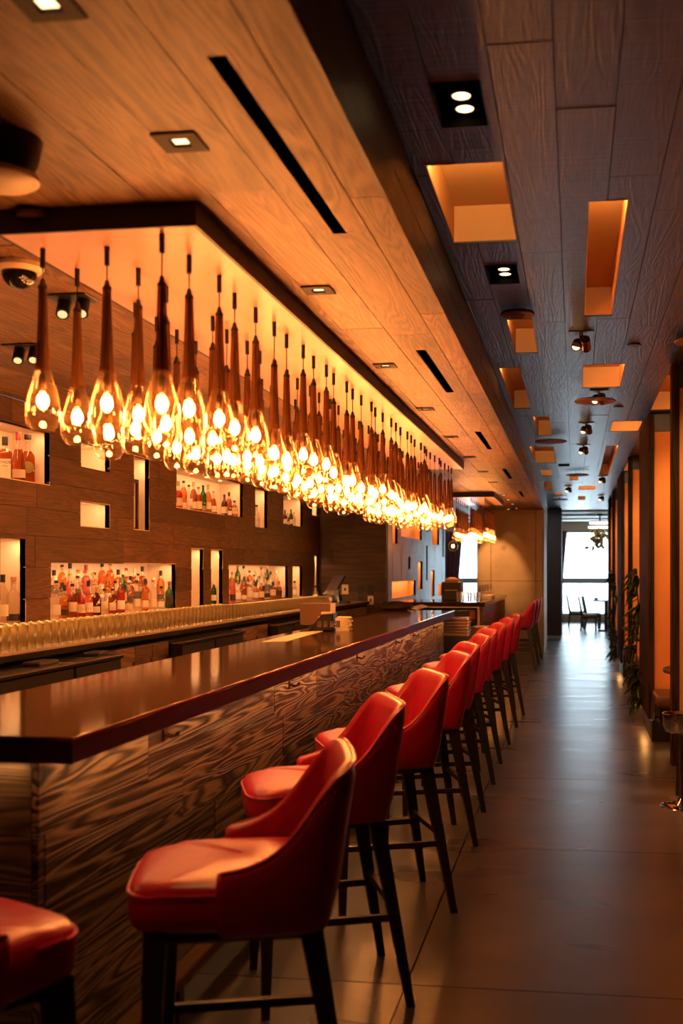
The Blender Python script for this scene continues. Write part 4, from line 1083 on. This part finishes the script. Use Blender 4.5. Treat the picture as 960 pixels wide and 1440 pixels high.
# espresso machine with folded cloth, glasses, napkin stack
q0, q1 = atY(623, 841, 15.2), atY(650, 841, 15.2)
em = thing('counter_cabinet', 'black boxy machine with tan top at the left of the second bar', 'machine', (q0.x, 15.0, ZB + .0005))
wd = q1.x - q0.x; hh = atY(630, 819, 15.2).z - ZB
MB().rbox(0, wd, 0, .35, 0.0005, hh, .01, 2).build('body', 'black', em); MB().rbox(0, wd * .8, .02, .33, hh, hh + .012, .004, 1).build('lid', 'tan_cloth', em)
MB().box(.05, wd - .05, -.004, 0, hh * .55, hh * .6).build('groove', 'steel', em)
m = MB(); rings = []
for z, k in ((0.0, .9), (.015, 1), (.035, .9), (.05, .5), (.055, .05)):
    rings.append([(.10 * k * cos(2 * pi * j / 16), .07 * k * sin(2 * pi * j / 16), z * (1 + .2 * sin(j * 2))) for j in range(16)])
o = m.loft(rings).build('folded_cloth', 'tan_cloth', None, 'all'); tag(o, 'folded tan cloth lying on the black boxy machine', 'cloth'); o.location = (q0.x + .13, 15.17, hh + ZB + .0125)
wg2 = wine_glass_mesh(.22, .042); tb2 = gm
k2 = 0
for px, y, kind in ((645, 14.55, 't'), (650, 14.45, 't'), (655, 14.55, 'w'), (660, 14.4, 't'), (664, 14.6, 'w'), (669, 14.45, 't'), (672, 14.7, 'w'), (676, 15.2, 'w'), (680, 15.4, 'w'), (684, 15.9, 'w'), (674, 14.38, 't'), (688, 16.6, 'w')):
    x = atY(px, 845, y).x
    o = place(wg2 if kind == 'w' else gm, 'wine_glass' if kind == 'w' else 'tumbler', None, (x, y, ZB)); k2 += 1
    tag(o, 'clear stemmed glass among the glassware on the second bar' if kind == 'w' else 'clear tumbler among the glassware on the second bar', 'glass', 'stemmed glasses on the second bar' if kind == 'w' else 'tumblers on the second bar')
for k in range(5):
    o = MB().rbox(-.12, .12, -.35, .35, 0, .010, .003, 1).build('folded_napkin', 'paper'); tag(o, 'cream folded napkin, %s from the bottom of the pile on the second bar' % ORD[k], 'napkin', 'napkin pile on the second bar'); o.location = (-1.36, 16.4, ZB + .0105 * k); o.rotation_euler.z = .015 * sin(k * 2.2)

# ------------------------------------------------------------------ booths on the right
XP = .637
def partition(y, lab, bench=True):
    t = thing('booth_partition', lab, 'booth partition', (XP, y, 0), 0, 'booth partitions along the corridor')
    W = 1.72; z0 = .2
    MB().box(0, .05, -.03, .10, z0, ZD - .004).build('stile', 'post_wood', t)
    MB().box(.05, W, -.03, .10, ZD - .16, ZD - .004).build('top_rail', 'frame_dark', t)
    MB().box(.05, W, -.012, .10, z0, ZD - .16).build('orange_panel', 'orange_fab', t)
    MB().box(.03, W, .0, .09, 0.0, z0).build('plinth', 'black', t)
    if bench:
        MB().rbox(.03, W, -.56, -.032, .36, .47, .03, 3).build('seat_cushion', 'seat_brown', t, True)
        m = MB(); m.loft([[(.02, -.55, .30), (.02, -.031, .20), (.02, -.031, .40), (.02, -.52, .40)], [(.06, -.55, .30), (.06, -.031, .20), (.06, -.031, .40), (.06, -.52, .40)]])
        m.build('end_panel', 'frame_dark', t)
        MB().box(.06, W, -.5, -.031, .24, .36).build('seat_base', 'frame_dark', t)
        MB().tube([(.015, -.55, .40), (.012, -.56, .33), (.012, -.50, .27), (.012, -.35, .235), (.012, -.05, .205)], .006, 6).build('rim_highlight', 'chrome', t, True)  # added chrome tube stands in for the highlight on the bench rim
    lamp('AREA', 'plinth_glow', (XP + .12, y + .05, .185), 1.6, (1, .42, .10), (XP + .05, y + .05, 0), .12, .12)
    lamp('SPOT', 'booth_lamp', (XP + .75, y - 1.05, ZD - .03), BOOTH_W, (1, .60, .28), (XP + .45, y, 1.25), .05, spot_size=radians(95), spot_blend=.8)
Ys = [(7.26, 'first'), (9.51, 'second'), (13.05, 'third'), (15.12, 'fourth'), (18.6, 'fifth'), (20.8, 'sixth')]
for y, n in Ys: partition(y, 'tall dark framed booth partition with orange face, %s down the corridor' % n, n != 'first')
def leafy_column(y, lab, seed, n, lab2):
    t = thing('side_panel', lab, 'panel', (XP, y, 0), 0, 'dark side panels of the booths')
    MB().box(0, .12, -1.2, 0, .2, ZD - .004).build('panel_board', 'post_wood', t); MB().box(.03, .1, -1.15, -.05, 0, .2).build('plinth', 'black', t)
    lamp('AREA', 'plinth_glow', (XP + .04, y - .6, .185), 2.5, (1, .42, .10), (XP + .02, y - .6, 0), .6, .1)
    rb = random.Random(seed)
    q = thing('climbing_plant', lab2, 'plant', (XP - .045, y - .5, .2))
    pts = [(.0 + .012 * sin(k * .9), .02 * sin(k * .5), .0 + .1 * k) for k in range(14)]
    MB().tube(pts, .006, 6).build('stem', 'stem', q, True)
    MB().box(.005, .044, -.02, .02, .3, .34).build('tie', 'black', q)
    me = []
    for v in range(3):
        L, Wd = .15, .062; rings = []
        for k in range(6):
            u = k / 5; wv = Wd * sin(pi * min(.97, .06 + .94 * u) ** .8) + .002; dz = -.05 * u * u * (1 + v * .5)
            rings.append([(L * u, -wv / 2, dz + .008), (L * u, 0, dz), (L * u, wv / 2, dz + .008), (L * u, 0, dz - .0015)])
        me.append(MB().loft(rings).mesh('leaf', 'leaf', 'all'))
    for k in range(n):
        z = rb.uniform(.02, 1.32); i = min(12, int(z / .1)); p_ = pts[i]
        o = place(me[k % 3], 'leaf', q, (p_[0], p_[1], z)); s = rb.uniform(.75, 1.25); o.scale = (s, s, s)
        az = rb.uniform(radians(105), radians(255)); o.rotation_euler = (rb.uniform(-.4, .4), rb.uniform(-.2, 1.0), az)
leafy_column(10.83, 'dark wooden side panel between second and third booth partitions', 3, 60, 'climbing plant with large dark leaves on the nearer side panel')
leafy_column(16.42, 'dark wooden side panel between fourth and fifth booth partitions', 4, 55, 'climbing plant with dark leaves on the farther side panel')
# booth tables
def booth_table(x, y, r, lab):
    t = thing('booth_table', lab, 'table', (x, y, 0), 0, 'round booth tables')
    MB().lathe([(r * .96, .715), (r, .72), (r, .745), (r * .99, .75), (.001, .75)], 28).build('table_top', 'frame_dark', t, True)
    MB().lathe([(.035, .02), (.03, .715)], 12).build('pedestal', 'black', t, True); MB().lathe([(.22, 0), (.22, .012), (.04, .03)], 20).build('base', 'black', t, True)
booth_table(1.03, 8.35, .36, 'round dark booth table between first and second partitions')
booth_table(.97, 12.1, .34, 'round dark booth table before the third partition')
booth_table(.96, 14.3, .34, 'round dark booth table before the fourth partition')
booth_table(.96, 19.8, .34, 'round dark booth table before the sixth partition')
# chrome bowl stand at the right edge
t = thing('pedestal_bowl', 'polished metal bowl on a slim pedestal at the right edge', 'wine bucket stand', (.665, 7.30 - .62, 0))
t.location = (.672, 6.93, 0)
MB().lathe([(.001, .010), (.11, .012), (.135, .006), (.138, 0), (.13, 0)], 30).build('base', 'chrome', t, True)
MB().lathe([(.045, .0125), (.03, .035), (.017, .06), (.015, .46)], 18).build('pole', 'chrome', t, True)
MB().lathe([(.015, .46), (.06, .462), (.10, .478), (.115, .51), (.118, .585), (.124, .588), (.124, .592), (.112, .592), (.109, .52), (.09, .49), (.001, .48)], 30).build('bowl', 'chrome', t, True)

# ------------------------------------------------------------------ ceiling gear over the bar
q = atZ(27, 371, ZC)
t = thing('dome_camera', 'black dome security camera on the bar ceiling at far left', 'camera', (q.x, q.y, ZC))
MB().lathe([(.082, -.001), (.085, -.018), (.075, -.03), (.06, -.032)], 26).build('ring', 'plastic_cream', t, True)
MB().sphere((0, 0, -.03), .062, 22, 12).build('dome', plain('dark_dome', (.01, .009, .008), .05, spec=.8), t, 'all')
q = atZ(2, 196, ZC)
t = thing('hooded_fixture', 'black tapered ceiling fixture with cream rim at the left edge', 'ceiling fixture', (q.x - .01, q.y, ZC))
MB().lathe([(.11, -.001), (.10, -.05), (.085, -.085)], 26).build('hood', 'black', t, True)
MB().lathe([(.084, -.0855), (.10, -.092), (.102, -.104), (.09, -.112), (.001, -.114)], 26).build('rim', 'plastic_cream', t, True)
q = atZ(52, 299, ZC)
disc(q.x, q.y - .02, ZC - .025, .052, 'bronze', 'small round bronze detector just before the pendant plate')
def double_spot(px, py, lab):
    q = atZ(px, py, ZC); t = thing('double_spot', lab, 'spotlight', (q.x, q.y, ZC), 0, 'double spots near the bottle wall')
    MB().rbox(-.09, .09, -.07, .07, -.008, -.0005, .003, 1).build('base_plate', 'black', t)
    for s in (-1, 1):
        h = MB().tube([(s * .04, .02, -.012), (s * .04 + .015, -.03, -.075)], .027, 14).build('lamp_head', 'black', t, True)
        MB().tube([(s * .04 + .015, -.0302, -.0752), (s * .04 + .0155, -.0315, -.077)], .019, 14).build('lens', 'lens_dim', h, True)
double_spot(36, 487, 'black double spot on the bar ceiling near the upper left bottle niche')
double_spot(101, 418, 'black double spot on the bar ceiling behind the first pendants')
# wash light for the back wall comes from these spots
for px, py in ((36, 487), (101, 418)):
    q = atZ(px, py, ZC); lamp('SPOT', 'spot_beam', (q.x, q.y, ZC - .1), 8, (1, .46, .14), (XW, q.y + .8, 1.9), .03, spot_size=radians(60), spot_blend=.7)

# ------------------------------------------------------------------ dining room furniture
def dining_chair(x, y, deg, lab, first_=[None]):
    if first_[0]: return copy_tree(first_[0], (x, y, 0), radians(deg), lab)
    t = thing('dining_chair', lab, 'chair', (x, y, 0), radians(deg), 'dining chairs by the far window')
    MB().rbox(-.22, .22, -.22, .22, .43, .49, .015, 2).build('seat', 'chair_seat', t, True); MB().box(-.21, .21, -.21, .21, .36, .43).build('apron', 'chair_wood', t)
    for sy in (-1, 1):
        MB().taper((.19, sy * .19, 0), (.19, sy * .19, .40), .045, .06).build('leg', 'chair_wood', t)
        MB().taper((-.24, sy * .19, 0), (-.20, sy * .19, .44), .045, .06).build('leg', 'chair_wood', t)
        MB().taper((-.20, sy * .19, .44), (-.30, sy * .19, .98), .075, .055).build('post', 'chair_wood', t)
    for s in (-.10, -.035, .035, .10): MB().taper((-.205, s, .49), (-.292, s, .95), .03, .03, .04, .04).build('slat', 'chair_wood', t)
    MB().bar((-.297, -.2, .94), (-.297, .2, .94), .05, .09).build('top_rail', 'chair_wood', t)
    t.scale = (.86, .86, .86)
    first_[0] = t
q = atZ(828, 887, 0)
dining_chair(q.x, q.y, 0, 'dark dining chair with cream seat nearest the corridor, before the far window')
dining_chair(q.x + .10, q.y + .72, 6, 'dark dining chair just behind the nearest one, before the far window')
q2 = atZ(806, 882, 0)
dining_chair(q2.x + .08, q2.y + .2, 0, 'dark dining chair standing alone at left before the far window')
q = atZ(851, 888, 0)
t = thing('dining_table', 'dark dining table on one pedestal before the far window', 'table', (q.x + .28, q.y + .3, 0))
MB().rbox(-.58, .6, -.5, .5, .73, .765, .008, 1).build('table_top', 'chair_wood', t); MB().box(-.30, -.14, -.15, .15, .04, .735).build('pedestal', 'chair_wood', t); MB().box(-.45, .1, -.3, .3, 0, .04).build('base', 'chair_wood', t)
o = MB().rbox(-.05, .05, -.03, .03, 0, .06, .006, 1).build('condiment_holder', 'black'); tag(o, 'small dark holder standing on the dining table', 'holder'); o.location = (q.x - .22, q.y + .3, .7652)
# chandelier in the dining room
q = atY(843, 730, 27.5)
t = thing('chandelier', 'chandelier of two lit rings with hanging gold leaves beyond the corridor', 'chandelier', (q.x, 27.5, ZF))
MB().lathe([(.12, -.001), (.12, -.06)], 18).build('canopy', 'black', t, True); MB().tube([(0, 0, -.06), (0, 0, -.20)], .02, 8).build('rod', 'black', t)
for z, r in ((-.22, .26), (-.33, .29)):
    MB().lathe([(r - .02, z), (r, z), (r, z - .05), (r - .02, z - .05)], 28, cap0=False, cap1=False).build('ring', 'ring_glow', t, True)
    MB().lathe([(r + .005, z + .03), (r + .005, z + .001), (.01, z + .001), (.01, z + .03)], 28).build('ring_cover', 'black', t, True)
rb = random.Random(2)
lm = MB().loft([[(-.001, 0, 0), (0, .001, 0), (.001, 0, 0), (0, -.001, 0)], [(-.06, 0, -.05), (0, .006, -.05), (.06, 0, -.05), (0, -.002, -.05)], [(-.045, 0, -.12), (0, .008, -.12), (.045, 0, -.12), (0, -.002, -.12)], [(-.001, 0, -.17), (0, .001, -.17), (.001, 0, -.17), (0, -.001, -.17)]]).mesh('leaf', 'gold_leaf', 'all')
for k in range(46):
    a = rb.uniform(0, 2 * pi); r = rb.uniform(.03, .28); z = -.38 - rb.random() ** 1.6 * .5
    o = place(lm, 'gold_leaf', t, (r * cos(a), r * sin(a), z)); o.rotation_euler = (rb.uniform(-.9, .9), rb.uniform(-.9, .9), rb.uniform(0, 6))
    if z < -.55: MB().tube([(r * cos(a), r * sin(a), -.38), (r * cos(a), r * sin(a), z)], .0015, 4).build('thread', 'black', t)
